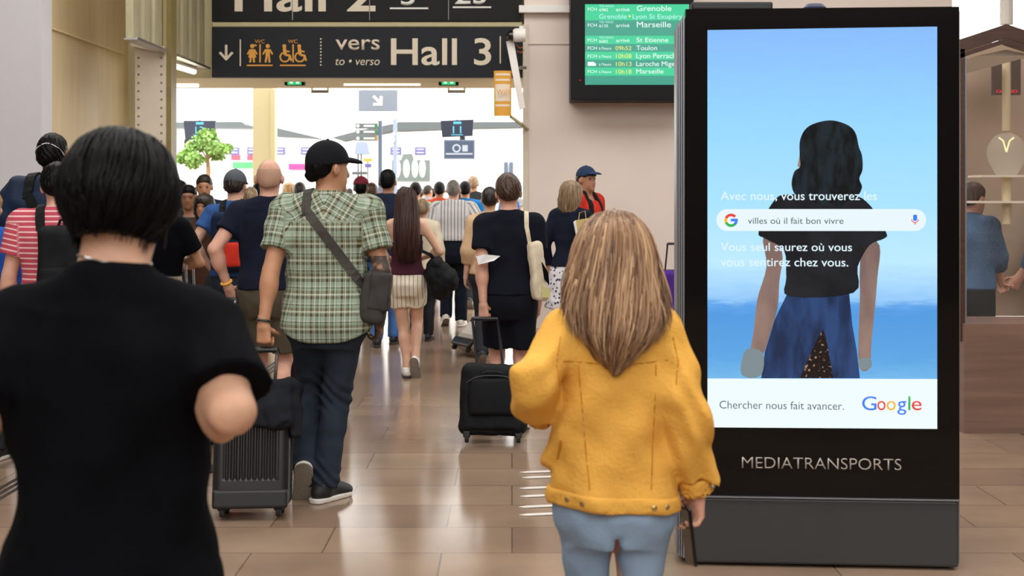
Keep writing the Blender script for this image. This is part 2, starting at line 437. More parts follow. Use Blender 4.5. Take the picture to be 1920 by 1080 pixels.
class Person:
    def __init__(s, label, px, Y, H, w=1.0, fem=0, yaw=0, sk='skin', res=.012, head=(0, 0, 0), group=CROWD, neck=1.0, shz=0):
        s.label, s.s, s.w, s.fem, s.yaw, s.sk, s.res, s.group = label, H/1.75, w, fem, math.radians(yaw), sk, res/(H/1.75), group
        s.X, s.Y = (px-960)*Y/FPX, Y; s.neckw = neck
        s.M = Matrix.Translation((s.X, Y, 0)) @ Matrix.Rotation(s.yaw, 4, 'Z') @ Matrix.Scale(s.s, 4); s.Mi = s.M.inverted()
        hy, hp, hr = (math.radians(a) for a in head)
        s.HR = np.array(Matrix.Rotation(hy, 3, 'Z') @ Matrix.Rotation(-hp, 3, 'X') @ Matrix.Rotation(hr, 3, 'Y')); s.piv = (0, -.005, 1.53)
        sx = (.155 if fem else .178)*w
        s.sh = {k: Vector((q*sx, -.008, 1.415+shz)) for k, q in ((-1, -1), (1, 1))}
        s.arm = {}; s.legs = {}; s.hands = {}; s.kids = []
        for k in (-1, 1):
            s.pose_arm(k, s.sh[k]+Vector((k*.075, .02, -.545)), (k*.3, -1, 0))
            s.pose_leg(k, (k*.085, .06), 0)
        s.f = {}
    def L(s, px, py, dy=0): return s.Mi @ P(px, py, s.Y+dy)
    def pose_arm(s, k, wrist, pole=None, **h):
        m, wr = ik(s.sh[k], wrist, .295, .262, pole or (k*.3, -1, -.1)); s.arm[k] = (m, wr); s.hands[k] = h
    def pose_leg(s, k, ball, pitch=0, yaw=None, pole=(0, 1, 0), lift=0):
        R = Matrix.Rotation(math.radians(-(k*8) if yaw is None else yaw), 3, 'Z') @ Matrix.Rotation(-math.radians(pitch), 3, 'X')
        b = Vector((ball[0], ball[1], .012+lift)); lb = Vector((0, .12, .012))
        an = b+R @ (Vector((0, 0, .085))-lb)
        hip = Vector((k*.088, -.005, .90)); kn, an2 = ik(hip, an, .43, .415, pole)
        s.legs[k] = (hip, kn, an2, R, b+(an2-an))
    def hd(s, pr): return turned(pr, s.HR, s.piv)
    def hp(s, v): return Vector((s.HR @ (A3(v)-A3(s.piv))+A3(s.piv)).tolist())
    def bounds(s, pad=.1):
        pts = [v for a in s.arm.values() for v in a]+list(s.sh.values())+[v for l in s.legs.values() for v in l[:3]]
        a = np.array([A3(p) for p in pts]); lo = a.min(0)-pad; hi = a.max(0)+pad
        lo = np.minimum(lo, [-.3, -.25, -.02]); hi = np.maximum(hi, [.3, .25, 1.9]); return lo, hi
    def hand_field(s, k, h=.0055):
        el, wr = s.arm[k]; o = s.hands[k]
        D = Vector(o['dir']).normalized() if 'dir' in o else (wr-el).normalized()
        N = Vector(o.get('palm', (-k, 0, 0))); N = (N-D*N.dot(D)).normalized()
        T = Vector(o.get('thumb', (0, 1, .1))); T = (T-D*T.dot(D)-N*T.dot(N)).normalized()
        sc = .92 if s.fem else 1.0; cu = o.get('curl', (22, 28, 30, 34))
        h = h/s.s
        c = wr+D*.08; F = Field(A3(c)-.14, A3(c)+.14, h)
        F.add(cone(wr-D*.03, wr+D*.015, .027*sc, .026*sc), .01)
        kn = []
        for i, t in enumerate((.027, .009, -.009, -.026)):
            b = wr+D*(.088-.004*abs(i-1))*sc+T*t*sc; kn.append(b)
            F.add(cone(wr+D*.01+T*t*.6, b, .0155*sc, .0115*sc), .014)
        A = D.cross(N)
        for i, (b, ln) in enumerate(zip(kn, (.072, .080, .074, .058))):
            p, ang = b, 0
            for q, (fr, r) in enumerate(((.46, .0094), (.30, .0084), (.24, .0074))):
                ang += math.radians(cu[i])*(1, 1.15, .8)[q]
                d = (Matrix.Rotation(ang, 3, A) @ D)
                if d.dot(N) < (D.dot(N)-1e-3) and ang < 2.6: d = (Matrix.Rotation(-ang, 3, A) @ D)
                d = (d+T*(.05-.04*i)*(1-q*.3)).normalized()
                e = p+d*ln*fr*sc; F.add(cone(p, e, r*sc, (r-.0008)*sc), .004); p = e
        p = wr+D*.022+T*.020
        ta = o.get('tcurl', .25)
        for q, (ln, r) in enumerate(((.042, .0125), (.034, .0105), (.026, .009))):
            d = (D*(.72+.12*q)+T*(.75-.3*q)+N*(ta*(1+q*.8))).normalized(); e = p+d*ln*sc
            F.add(cone(p, e, r*sc, (r-.001)*sc), .008 if q == 0 else .004); p = e
        s.hpos = s.__dict__.get('hpos', {}); s.hpos[k] = (wr, D, N, T)
        return F
    def build(s, hand_h=.0055, name='person'):
        lo, hi = s.bounds(.09); F = Field(lo, hi, s.res); w = s.w
        F.add(loft([(z, rx*w, ry, cy) for z, rx, ry, cy in BODY[s.fem] if z > .83]), .03)
        nw = (.050 if s.fem else .060)*s.neckw
        F.add(cone((0, -.012, 1.42), s.hp((0, 0, 1.575)), nw+.008, nw-.004), .03)
        for k in (-1, 1):
            sh = s.sh[k]; el, wr = s.arm[k]; hip, kn, an, R, b = s.legs[k]
            F.add(cone((k*.02, -.03, 1.475), sh+Vector((-k*.03, 0, .01)), .045, .048), .035)
            F.add(cone(sh, el, .052*w if not s.fem else .045, .041 if not s.fem else .036), .03)
            F.add(cone(el, wr, .041 if not s.fem else .036, .027 if not s.fem else .024), .015)
            q = el.lerp(wr, .28); F.add(ell(q, (.042, .044, .07) if not s.fem else (.036, .038, .06)), .03)
            F.add(cone(hip, kn, .088, .054), .04); F.add(cone(kn, an, .052, .036), .02)
            cf = kn.lerp(an, .3)+R @ Vector((0, -.022, 0)); F.add(cone(cf, kn.lerp(an, .55)+R @ Vector((0, -.01, 0)), .05, .036), .03)
            hl = an+R @ Vector((0, -.03, -.045)); F.add(cone(an, hl, .036, .03), .015); F.add(cone(an+R @ Vector((0, .02, -.03)), an+R @ Vector((0, .13, -.06)), .034, .026), .02)
        H = s.hd
        F.add(H(ell((0, -.008, 1.655), (.077, .099, .098))), .02)
        F.add(H(ell((0, .038, 1.585), (.058, .062, .072))), .03)
        F.add(H(cone((0, .088, 1.655), (0, .108, 1.605), .010, .015)), .012)
        F.add(H(ell((0, .082, 1.667), (.055, .02, .011))), .012)
        F.add(H(ell((0, .092, 1.572), (.026, .012, .012))), .008)
        F.add(H(ell((0, .085, 1.535), (.026, .02, .018))), .015)
        for q in (-1, 1):
            F.add(H(ell((q*.083, -.004, 1.626), (.010, .023, .034), Matrix.Rotation(q*.55, 3, 'Z'))), .006)
            F.cut(H(ell((q*.031, .100, 1.645), (.017, .014, .011))), .01)
        V, Q = F.mesh(); s.f['body'] = F
        for k in (-1, 1):
            if s.hands[k].get('hide'): continue
            v, q = s.hand_field(k, hand_h).mesh(); Q = np.concatenate([Q, q+len(V)]); V = np.concatenate([V, v])
        me = npmesh(name, V*s.s, Q)
        s.o = link(name, me, MATS[s.sk]); s.o.location = (s.X, s.Y, 0); s.o.rotation_euler = (0, 0, s.yaw)
        tag(s.o, s.label, 'person', s.group); return s
    def kid(s, name, V, Q, m, parent=None, attr=None, label=None):
        o = link(name, npmesh(name, V*s.s, Q, attr=attr), m, parent or s.o, world=False, label=label); return o
    def loose(s, name, V, Q, m, parent=None):
        """a mesh in this person's space standing free or under another thing"""
        W = place(V, s.M); return link(name, npmesh(name, W, Q), m, parent)
    def eyes(s):
        for q in (-1, 1):
            mb = MB().ball(s.hp((q*.031, .079, 1.645))*s.s, .0125*s.s, 10, 8)
            mb.build('eye', MATS['eye'], s.o, world=False, smooth=True)
    # ---------- clothes
    def pat(s, V, yoke=None):
        th = np.arctan2(V[:, 0], -V[:, 1]); u = th*.16; v = V[:, 2].copy()
        u = np.where(np.abs(V[:, 0]) < .16, np.where(V[:, 1] < 0, V[:, 0]*1.05, u), u)
        if yoke:
            m = V[:, 2] > yoke; u2, v2 = (np.abs(u)*.5+v*.86), (-np.abs(u)*.86+v*.5); u = np.where(m, u2, u); v = np.where(m, v2, v)
        for k in (-1, 1):
            a, b = A3(s.sh[k]), A3(s.arm[k][0]); ab = b-a; L = np.linalg.norm(ab); e = ab/L
            r = V-a; t = r @ e; pr = r-np.outer(t, e); dist = np.linalg.norm(pr, axis=1)
            m = (t > .0) & (dist < .105) & (k*V[:, 0] > abs(a[0])-.012) 
            side = np.cross(e, [0, 1, 0]); side /= np.linalg.norm(side)
            ang = np.arctan2(pr @ side, -pr[:, 1])
            u = np.where(m, ang*.065, u); v = np.where(m, -t, v)
        return np.stack([u, v, np.zeros_like(u)], 1)
    def top(s, name, m, hem=.92, sleeve=.55, ease=.012, se=.012, flare=.006, wr=.004, seed=1, necks=1.475, yoke=None, hemfn=None, rows=None, straps=False, res=None, nr=None, tail=.02, blouse=0, label=None, cap=.03, fr=None, drape=0):
        b = BODY[s.fem]; R = []
        B = np.array(b)
        for z in np.linspace(hem-tail, 1.43, 12):
            rx, ry, cy = (np.interp(z, B[:, 0], B[:, i]) for i in (1, 2, 3)); f = flare*max(0, (1.15-z)/.25)
            bl = blouse*math.exp(-((z-hem-.05)/.05)**2)
            R.append((z, rx*s.w+ease+f+bl, ry+ease+f+bl, cy))
        if rows: R = rows
        pts = [s.sh[1], s.sh[-1]]
        for k in (-1, 1): pts += [s.sh[k].lerp(s.arm[k][0], min(sleeve, 1))]+([s.arm[k][0].lerp(s.arm[k][1], sleeve-1)] if sleeve > 1 else [])
        a = np.array([A3(p) for p in pts]); lo = np.minimum(a.min(0)-.12, [-.32, -.26, hem-tail-.03]); hi = np.maximum(a.max(0)+.12, [.32, .26, 1.58])
        F = Field(lo, hi, (res/s.s) if res else s.res); F.add(loft(R, 2.25), .02)
        if not straps:
            for k in (-1, 1):
                F.add(cone((k*.025, -.03, 1.465), s.sh[k]+Vector((-k*.02, 0, .005)), .058+ease*.4, .052+ease), .03)
            F.add(cone((0, -.025, 1.44), (0, -.02, necks), .085, nr or (.062 if not s.fem else .055), (0, 1)), .03)
        if sleeve > 0:
            for k in (-1, 1):
                sh, (el, wt) = s.sh[k], s.arm[k]; e = sh.lerp(el, min(sleeve, 1)); r0 = (.052*s.w if not s.fem else .046)+se; r1 = .046+se*1.25
                F.add(cone(sh, e, r0, r1, (0, 1 if sleeve <= 1 else 0)), cap)
                if sleeve > 1: F.add(cone(el, el.lerp(wt, sleeve-1), r1, fr or .034+se, (0, 1)), .02)
        if wr: F.disp(wrinkle(wr, seed))
        if drape: F.disp(lambda x, y, z: drape*np.sin(30*x+7*np.sin(4.2*z+seed)+3*y)*np.clip((1.38-z)/.2, 0, 1)+drape*.9*np.sin(46*z+10*np.sin(9*x+seed)+14*y)*np.clip((np.abs(x)-.15)/.06, 0, 1))
        if hemfn: F.clip(hemfn)
        else: F.clip(lambda x, y, z: hem-z+0*x)
        s.f[name] = F; V, Q = F.mesh()
        return s.kid(name, V, Q, m, attr=s.pat(V, yoke), label=label)
    def collar(s, m, parent, r=(.066, .072), z=(1.465, 1.515), t=.005, cy=-.012, name='collar'):
        F = Field((-.12, -.14, z[0]-.02), (.12, .12, z[1]+.03), .006/s.s)
        fn, lo, hi = loft([(z[0], r[0]*1.15, r[1]*1.15, cy), (z[1], r[0]*.94, r[1]*.94, cy)])
        F.add(((lambda x, y, zz: np.maximum(np.abs(fn(x, y, zz))-t, np.maximum(z[0]-zz, zz-z[1]-.3*(np.abs(y-cy))*0))), lo-.02, hi+.02), 0)
        V, Q = F.mesh(); return s.kid(name, V, Q, m, parent, attr=s.pat(V))
    def pants(s, name, m, top=1.02, end=None, e=(.014, .014), flare=.01, wr=.004, seed=2, seat=0, label=None, res=None, folds=0, split=False):
        """end: None = to the ankle, else the share of the thigh+shin covered (1 = knee)"""
        B = np.array(BODY[s.fem]); R = [(z, np.interp(z, B[:, 0], B[:, 1])*s.w+e[0]*.6, np.interp(z, B[:, 0], B[:, 2])+e[0]*.6+seat, np.interp(z, B[:, 0], B[:, 3])) for z in np.linspace(.82, top, 7)]; R.append((.755, R[0][1]*.70, R[0][2]*.80, R[0][3]))
        pts = [v for l in s.legs.values() for v in l[:3]]; a = np.array([A3(p) for p in pts])
        lo = np.minimum(a.min(0)-.13, [-.28, -.24, 0]); hi = np.maximum(a.max(0)+.13, [.28, .24, top+.05])
        F = Field(lo, hi, (res/s.s) if res else s.res); F.add(loft(R, 2.2), .02); F.add(ell((0, -.012, .83), (.11, .10+seat, .06)), .03)
        for k in (-1, 1):
            hip, kn, an, Rf, b = s.legs[k]
            if end is None or end > 1:
                F.add(cone(hip, kn, .09+e[0], .058+e[0]), .045); u = 1.0 if end is None else end-1
                q = kn.lerp(an, u*.97)+(Rf @ Vector((0, 0, -.03)) if end is None else Vector()); mid = kn.lerp(an, .35)+Vector((0, -.014, 0))
                F.add(cone(kn, mid, .058+e[0], .056+e[1]), .02); F.add(cone(mid, q, .056+e[1], .040+e[1]+flare, (0, 1)), .02)
            else:
                F.add(cone(hip, hip.lerp(kn, end), .092+e[0], .072+e[0]+flare, (0, 1)), .03)
        if split: F.cut(rbox((sum(l[1].x for l in s.legs.values())*.3, 0, .56), (.009, .3, .235), .006), .035)
        if wr: F.disp(wrinkle(wr, seed, 8, 10))
        if folds:
            ks = [A3(s.legs[k][1]) for k in (-1, 1)]; an = [A3(s.legs[k][2]) for k in (-1, 1)]
            def ff(x, y, z):
                g = 0
                for c, w_ in [(q, .07) for q in ks]+[(q, .05) for q in an]: g = g+np.exp(-((z-c[2]-.02)/w_)**2)*(np.abs(x-c[0]) < .12)
                return folds*np.sin(105*z+9*np.sin(14*x)+18*y)*g
            F.disp(ff)
        V, Q = F.mesh(); s.f[name] = F
        return s.kid(name, V, Q, m, attr=s.pat(V), label=label)
    def skirt(s, name, m, z0, z1, flare=.06, wr=.006, seed=4, pleat=0):
        B = np.array(BODY[s.fem]); R = []
        for z in np.linspace(z0, z1, 8):
            zc = max(z, .86); f = flare*(z1-z)/(z1-z0)
            R.append((z, np.interp(zc, B[:, 0], B[:, 1])*s.w+.014+f, np.interp(zc, B[:, 0], B[:, 2])+.014+f, -.01))
        F = Field((-.4, -.35, z0-.03), (.4, .35, z1+.03), s.res); F.add(loft(R), .01)
        F.disp(wrinkle(wr, seed, 14, 2)); V, Q = F.mesh(); return s.kid(name, V, Q, m, attr=s.pat(V))
    _shoe = {}
    def shoes(s, m, sole, hi=.0, h=.008, bulk=1.0, high=False):
        key = (hi, h, bulk)
        if key not in s._shoe:
            F = Field((-.08, -.12, -.01), (.08, .24, .2), h)
            F.add(ell((0, -.025, .045), (.036*bulk, .055, .048)), .02); F.add(cone((0, -.01, .055), (0, .12, .035), .042*bulk, .036*bulk), .02)
            F.add(ell((.004, .135, .03), (.047*bulk, .068, .034)), .02); F.add(cone((0, -.008, .05), (0, -.012, .095+hi), .041*bulk, .042*bulk, (0, 1)), .015)
            F.clip(lambda x, y, z: .012-z+0*x+0*y)
            G = Field((-.08, -.13, -.02), (.08, .25, .06), h*.75)
            def so(x, y, z):
                t = np.clip((y+.045)/.175, 0, 1); r = .039*bulk+.011*t; return np.maximum(np.sqrt((x-.004*t)**2+(y+.045-t*.175)**2)-r+0*z, np.maximum(-z, z-.024)+0*x)
            G.add((so, np.array([-.07, -.11, 0]), np.array([.07, .22, .024])), 0)
            s._shoe[key] = (F.mesh(), G.mesh())
        (V, Q), (v, q) = s._shoe[key]
        for k in (-1, 1):
            hip, kn, an, R, b = s.legs[k]; M = R.to_4x4(); M.translation = an-R @ Vector((0, 0, .085))
            Mx = Matrix.Diagonal((k, 1, 1, 1))
            vv = place(place(V, Mx), M); o = s.kid('shoe', vv, Q if k > 0 else Q[:, ::-1], m)
            so = s.kid('sole', place(place(v, Mx), M), q if k > 0 else q[:, ::-1], sole, o); so.data.materials.append(MATS['sole_grey'])
            low = (v[q][:, :, 2].max(1) < .006).astype(np.int32)
            if len(so.data.polygons) == len(low): so.data.polygons.foreach_set('material_index', low)
    # ---------- hair and caps
    def hair(s, m, t=.014, nape=1.565, slope=.62, h=.007, seed=0, side=-.03, fade=.07, bump=.004, name='hair', zmax=None, tuft=0, face=(.075, .085, .10)):
        F = Field((-.2, -.22, 1.45), (.2, .22, 1.9), h/s.s); H = s.hd
        F.add(H(ell((0, -.010, 1.658), (.077+t*.85, .098+t, .098+t*1.1))), .01)
        F.add(H(ell((0, -.05, 1.61), (.062+t*.6, .055+t*.6, .06))), .03)
        Ri = np.linalg.inv(s.HR); pv = A3(s.piv)
        def loc(x, y, z): p = (x-pv[0], y-pv[1], z-pv[2]); return [Ri[i][0]*p[0]+Ri[i][1]*p[1]+Ri[i][2]*p[2]+pv[i] for i in range(3)]
        r = np.random.RandomState(seed); ph = r.uniform(0, 6.28, 4)
        def strand(x, y, z):
            X, Y, Z = loc(x, y, z); th = np.arctan2(X, -Y+.0)
            return bump*(np.sin(23*th+9*np.sin(20*Z+ph[0])+ph[1])*.6+np.sin(41*th+30*Z+ph[2])*.4)+tuft*np.sin(38*X+ph[0])*np.sin(33*Y+ph[1])*np.sin(30*Z+ph[3])
        F.disp(strand)
        def cl(x, y, z):
            X, Y, Z = loc(x, y, z); line = nape+slope*np.maximum(Y+.085, -.02)-side*np.exp(-((Y-.005)/.03)**2)
            return np.maximum(line-Z+.004*np.sin(90*X)+0*Y, -1.0)
        def thin(x, y, z):
            X, Y, Z = loc(x, y, z); q = np.clip((Z-nape-slope*np.maximum(Y+.085, -.02)+side*np.exp(-((Y-.005)/.03)**2))/fade, 0, 1); q2 = np.clip((zmax-Z)/.03, 0, 1) if zmax and t < .006 else 1
            return (t*.8+.001)*(1-q*q*(3-2*q)*q2)
        F.disp(thin); F.clip(cl); F.cut(H(ell((0, .125, 1.60), face)), .01)
        if zmax: F.clip(lambda x, y, z: loc(x, y, z)[2]-zmax)
        V, Q = F.mesh(); s.f[name] = F; return s.kid(name, V, Q, m)
    def longhair(s, m, rows, h=.008, seed=0, bump=.005, faceclip=True, strands=0, smat=None, zend=None, cuty=None, phi=2.2, wave=.008, rad=.0035, tip=None, fly=0, zs=None):
        """rows (z, rx, ry, cy[, cx]) from the crown down; strands follow the same shape"""
        pr = loft(rows); a = np.array([tuple(r)+(0,)*(5-len(r)) for r in rows])
        lo = np.array([(a[:, 4]-a[:, 1]).min()-.04, (a[:, 3]-a[:, 2]).min()-.04, a[:, 0].min()-.03]); hi = np.array([(a[:, 4]+a[:, 1]).max()+.04, (a[:, 3]+a[:, 2]).max()+.04, a[:, 0].max()+.03])
        F = Field(lo-.05, hi+.05, h/s.s); F.add(s.hd(pr), 0)
        r = np.random.RandomState(seed); ph = r.uniform(0, 6.28, 5)
        def st(x, y, z):
            th = np.arctan2(x, -y+.02); return bump*(np.sin(19*th+5*np.sin(9*z+ph[0])+ph[1])*.6+np.sin(37*th+11*z+ph[2])*.4)
        F.disp(st)
        if faceclip: F.cut(s.hd(ell((0, .145, 1.575), (.078, .12, .115))), .01)
        if cuty is not None: F.clip(lambda x, y, z: np.where(z < 1.52, y-cuty, -1)+0*x)
        if tip: F.clip(tip)
        V, Q = F.mesh(); Vs, Qs = [V], [Q]; n0 = len(V); zz, T = pr[0].tab
        th = np.arctan2(V[:, 0], -V[:, 1]+.02); As = [.30+.16*np.sin(23*th+3*np.sin(6*V[:, 2]))+.1*np.sin(61*th+2*np.sin(9*V[:, 2]))]
        ztop = a[:, 0].max()
        for i in range(strands):
            p0 = r.uniform(-phi, phi); z1 = zend(p0, r); z0 = min(ztop-.004, ztop-r.uniform(.004, .12)) if zs is None else r.uniform(*zs)
            if z1 > z0-.05: continue
            n = 11; t = np.linspace(0, 1, n); z = z0+(z1-z0)*t**1.15; ph1 = r.uniform(0, 6.28); om = r.uniform(.5, 1.6)
            p = p0*(1-.10*t)+.10*np.sin(t*5*om+ph1)*t; k = 1+r.uniform(-.01, .045)+fly*max(0, r.normal())*t**3
            rx, ry, cy, cx = (np.interp(z, zz, q) for q in T)
            pts = np.stack([cx+(rx*k+.002)*np.sin(p)+wave*t*np.sin(t*7*om+ph1), cy-(ry*k+.002)*np.cos(p)+wave*t*np.cos(t*6*om+ph1), z], 1)
            pts = (pts-A3(s.piv)) @ s.HR.T+A3(s.piv)
            rr = rad*np.minimum(1, .3+t*4)*np.clip((1-t)*3.2, .12, 1)*r.uniform(.6, 1.3)
            tg = np.gradient(pts, axis=0); tg /= np.linalg.norm(tg, axis=1)[:, None]+1e-9
            out = np.stack([np.sin(p), -np.cos(p), 0*p], 1) @ s.HR.T; sd = np.cross(tg, out); sd /= np.linalg.norm(sd, axis=1)[:, None]+1e-9
            ring = np.stack([pts+sd*rr[:, None]*1.5, pts+out*rr[:, None]*.8, pts-sd*rr[:, None]*1.5, pts-out*rr[:, None]*.8], 1).reshape(-1, 3)
            b = n0+np.arange(n-1)[:, None]*4; q = np.concatenate([np.stack([b[:, 0]+j, b[:, 0]+(j+1) % 4, b[:, 0]+4+(j+1) % 4, b[:, 0]+4+j], 1) for j in range(4)])
            Vs.append(ring); Qs.append(q); n0 += len(ring); As.append(np.full(len(ring), np.clip(r.normal(.52, .2)+.12*math.sin(9*p0+1), 0, 1)))
        V, Q = np.concatenate(Vs), np.concatenate(Qs); A = np.concatenate(As)
        return s.kid('hair', V, Q, m, attr=np.stack([A, A, A], 1))
    def cap(s, m, h=.006, brim=True, z=1.672, tilt=0):
        F = Field((-.2, -.25, 1.5), (.2, .32, 1.9), h/s.s); H = s.hd
        F.add(H(ell((0, -.008, 1.668), (.092, .114, .108))), .01)
        Ri = np.linalg.inv(s.HR); pv = A3(s.piv)
        def zl(x, y, zz): p = (x-pv[0], y-pv[1], zz-pv[2]); return Ri[2][0]*p[0]+Ri[2][1]*p[1]+Ri[2][2]*p[2]+pv[2]-tilt*(Ri[1][0]*p[0]+Ri[1][1]*p[1]+Ri[1][2]*p[2])
        F.clip(lambda x, y, zz: z-zl(x, y, zz))
        V, Q = F.mesh(); o = s.kid('cap', V, Q, m)
        if brim:
            G = Field((-.25, -.25, 1.5), (.25, .35, 1.9), .005/s.s); e = ell((0, .085, z+.012), (.076, .105, .03))
            fn, lo, hi = e; e2 = ell((0, .075, z-.004), (.10, .13, .03))
            G.add(H((lambda x, y, zz: np.maximum(fn(x, y, zz), -e2[0](x, y, zz)), lo, hi)), 0)
            V, Q = G.mesh(); s.kid('brim', V, Q, m, o)
        MB().ball(s.hp((0, -.008, 1.777))*s.s, (.008*s.s, .008*s.s, .005*s.s), 10, 6).build('button', m, o, world=False, smooth=True)
        return o
    # ---------- straps laid on the clothes
    def lay(s, fld, pts, off=.004, seg=26):
        """pts: (x, z, side) with side -1 back, 1 front; or ('t', x, y) over the shoulder. Returns points and normals in own space"""
        F = s.f[fld]; out, nr = [], []
        P3 = []
        for p in pts:
            if p[0] == 't': P3.append(('t', p[1], p[2]))
            else: P3.append(p)
        for a, b in zip(P3, P3[1:]):
            for i in range(seg//max(1, len(P3)-1)+1):
                t = i/(seg//max(1, len(P3)-1)+1)
                if a[0] == 't' or b[0] == 't':
                    def cart(q): return np.array([q[1], q[2], 1.62]) if q[0] == 't' else np.array([q[0], .35*q[2], q[1]])
                    A, B = cart(a), cart(b); q = A+(B-A)*t; c = np.array([q[0], 0, min(q[2], 1.36)]); dr = c-q; dr /= np.linalg.norm(dr)+1e-9
                    w, n = F.march(q, dr, off)
                else:
                    x, z = a[0]+(b[0]-a[0])*t, a[1]+(b[1]-a[1])*t
                    w, n = F.march((x, .4*a[2], z), (0, -a[2], 0), off)
                out.append(w); nr.append(n)
        return out, nr
    def strap(s, name, fld, pts, w, t, m, parent=None, off=.004):
        o, n = s.lay(fld, pts, off); o = [v*s.s for v in o]
        mb = MB().ribbon(o, n, w, t)
        if parent is None: return mb.build(name, m, s.o, world=False)
        for v in mb.bm.verts: v.co = s.M @ (v.co/s.s)
        return mb.build(name, m, parent)
    def band(s, name, k, m, u=.93, r=.031, wd=.012, parent=None):
        el, wr = s.arm[k]; c = el.lerp(wr, u); d = (wr-el).normalized(); x = d.orthogonal().normalized(); y = d.cross(x)
        pts = [(c+(x*math.cos(a)+y*math.sin(a))*r)*s.s for a in [i*math.pi/9 for i in range(18)]]
        return MB().tube(pts, wd*.5, 8, closed=True).build(name, m, s.o, world=False, smooth=True)
    def world(s, v): return s.M @ Vector(v)

def field_thing(name, F, m, parent, M=None):
    V, Q = F.mesh()
    if M is not None: V = place(V, M)
    return link(name, npmesh(name, V, Q), m, parent)
# ------------------------------------------------------------------ floor
def floor_mat():
    m = bpy.data.materials.new('stone_floor'); m.use_nodes = True; n, l = nt(m); b = n['Principled BSDF']
    tc = n.new('ShaderNodeTexCoord'); br = n.new('ShaderNodeTexBrick'); l.new(tc.outputs['Object'], br.inputs['Vector'])
    br.inputs['Scale'].default_value = 1; br.inputs['Brick Width'].default_value = .82; br.inputs['Row Height'].default_value = .46
    br.inputs['Mortar Size'].default_value = .004; br.inputs['Mortar Smooth'].default_value = .1; br.offset = .37; br.offset_frequency = 2
    br.inputs['Color1'].default_value = (*lin('#98826f'), 1); br.inputs['Color2'].default_value = (*lin('#846e5e'), 1); br.inputs['Mortar'].default_value = (*lin('#6b594d'), 1)
    no = n.new('ShaderNodeTexNoise'); no.inputs['Scale'].default_value = 1.6; no.inputs['Detail'].default_value = 6; l.new(tc.outputs['Object'], no.inputs['Vector'])
    rp = n.new('ShaderNodeValToRGB'); rp.color_ramp.elements[0].color = (.78, .76, .74, 1); rp.color_ramp.elements[1].color = (1.1, 1.08, 1.05, 1)
    rp.color_ramp.elements[0].position = .3; rp.color_ramp.elements[1].position = .7
    l.new(no.outputs['Fac'], rp.inputs[0]); mx = n.new('ShaderNodeMix'); mx.data_type = 'RGBA'; mx.blend_type = 'MULTIPLY'; mx.inputs[0].default_value = 1
    l.new(br.outputs['Color'], mx.inputs[6]); l.new(rp.outputs[0], mx.inputs[7]); l.new(mx.outputs[2], b.inputs['Base Color'])
    b.inputs['Roughness'].default_value = .16; b.inputs['Specular IOR Level'].default_value = .30
    bp = n.new('ShaderNodeBump'); bp.inputs['Strength'].default_value = .05; bp.inputs['Distance'].default_value = .002; bp.invert = True
    l.new(br.outputs['Fac'], bp.inputs['Height']); l.new(bp.outputs[0], b.inputs['Normal']); MATS['stone_floor'] = m; return m
struct('floor', MB().box((-9, -9, -.1), (9, 62, 0)), floor_mat())
# ------------------------------------------------------------------ plain materials
mat('grey_paint', '#cfcdd2', .7, var=.03, vscale=2)
mat('beige_paint', '#d3be94', .55, var=.06, vscale=3, vstretch=(1, 3, .4))
mat('pink_paint', '#e2d3ca', .7, var=.03, vscale=1.5)
mat('cream_paint', '#b8ad88', .5)
mat('rivet_grey', '#cfc4b4', .5, var=.04)
mat('olive', '#80703f', .5, var=.08)
mat('ribbed', '#b3ab8c', .4, metal=.25, var=.16, vscale=5, vstretch=(1, 2, .6))
mat('soffit', '#b9ae88', .6, var=.05)
mat('steel', '#b9b9ba', .28, metal=.9)
mat('alu', '#8f9299', .35, metal=.7)
mat('white_plastic', '#eceae6', .45)
mat('white_wall', '#f2f2f0', .7)
mat('sign_black', '#151618', .5, spec=.2)
mat('sign_dark', '#212329', .55, spec=.2)
mat('sign_text', '#d9cdb8', .6)
mat('sign_white', '#e6e4df', .6)
mat('sign_amber', '#d79a3c', .6)
mat('black_plastic', '#141416', .4)
mat('black_rubber', '#1b1b1c', .75)
mat('board_frame', '#0d0e11', .5, spec=.2)
mat('kiosk_glass', '#050506', .06, spec=.35)
mat('kiosk_base', '#343536', .45, var=.05)
mat('logo_grey', '#a9a29b', .5)
mat('wood', '#4a3024', .35, var=.25, vscale=6, vstretch=(1, 1, 8))
mat('tan', '#b39a84', .7, var=.04)
mat('stonebase', '#7d6255', .3, var=.22, vscale=2.2, vstretch=(.5, 1, 7))
mat('canopy', '#565e60', .6); mat('haze_blue', '#93a2bb', .5); mat('slate', '#56647a', .5)  # haze_blue: the bright hall's haze is put into this colour
mat('leaf', '#8fb563', .6, var=.35, vscale=5); mat('bark', '#a98a66', .8, var=.2); mat('pot', '#b8b4ac', .7)
mat('tactile', '#d8d2cb', .5); mat('groove', '#2e2a27', .6)
mat('eye', '#4b3b32', .2)
mat('lens', '#0a0c12', .05, spec=.8)
mat('copper', '#b0623a', .5)
mat('banner_amber', '#e0a23a', .6); mat('banner_cream', '#e9dcc8', .7)
emis('tube_light', '#fff2cf', 3.5); emis('exit_green', '#2fd07a', 1.0); emis('exit_white', '#d9ffe8', 1.2)
emis('led_red', '#ff2a3a', 1.0); emis('amber_lamp', '#ffdc9a', 1.6)
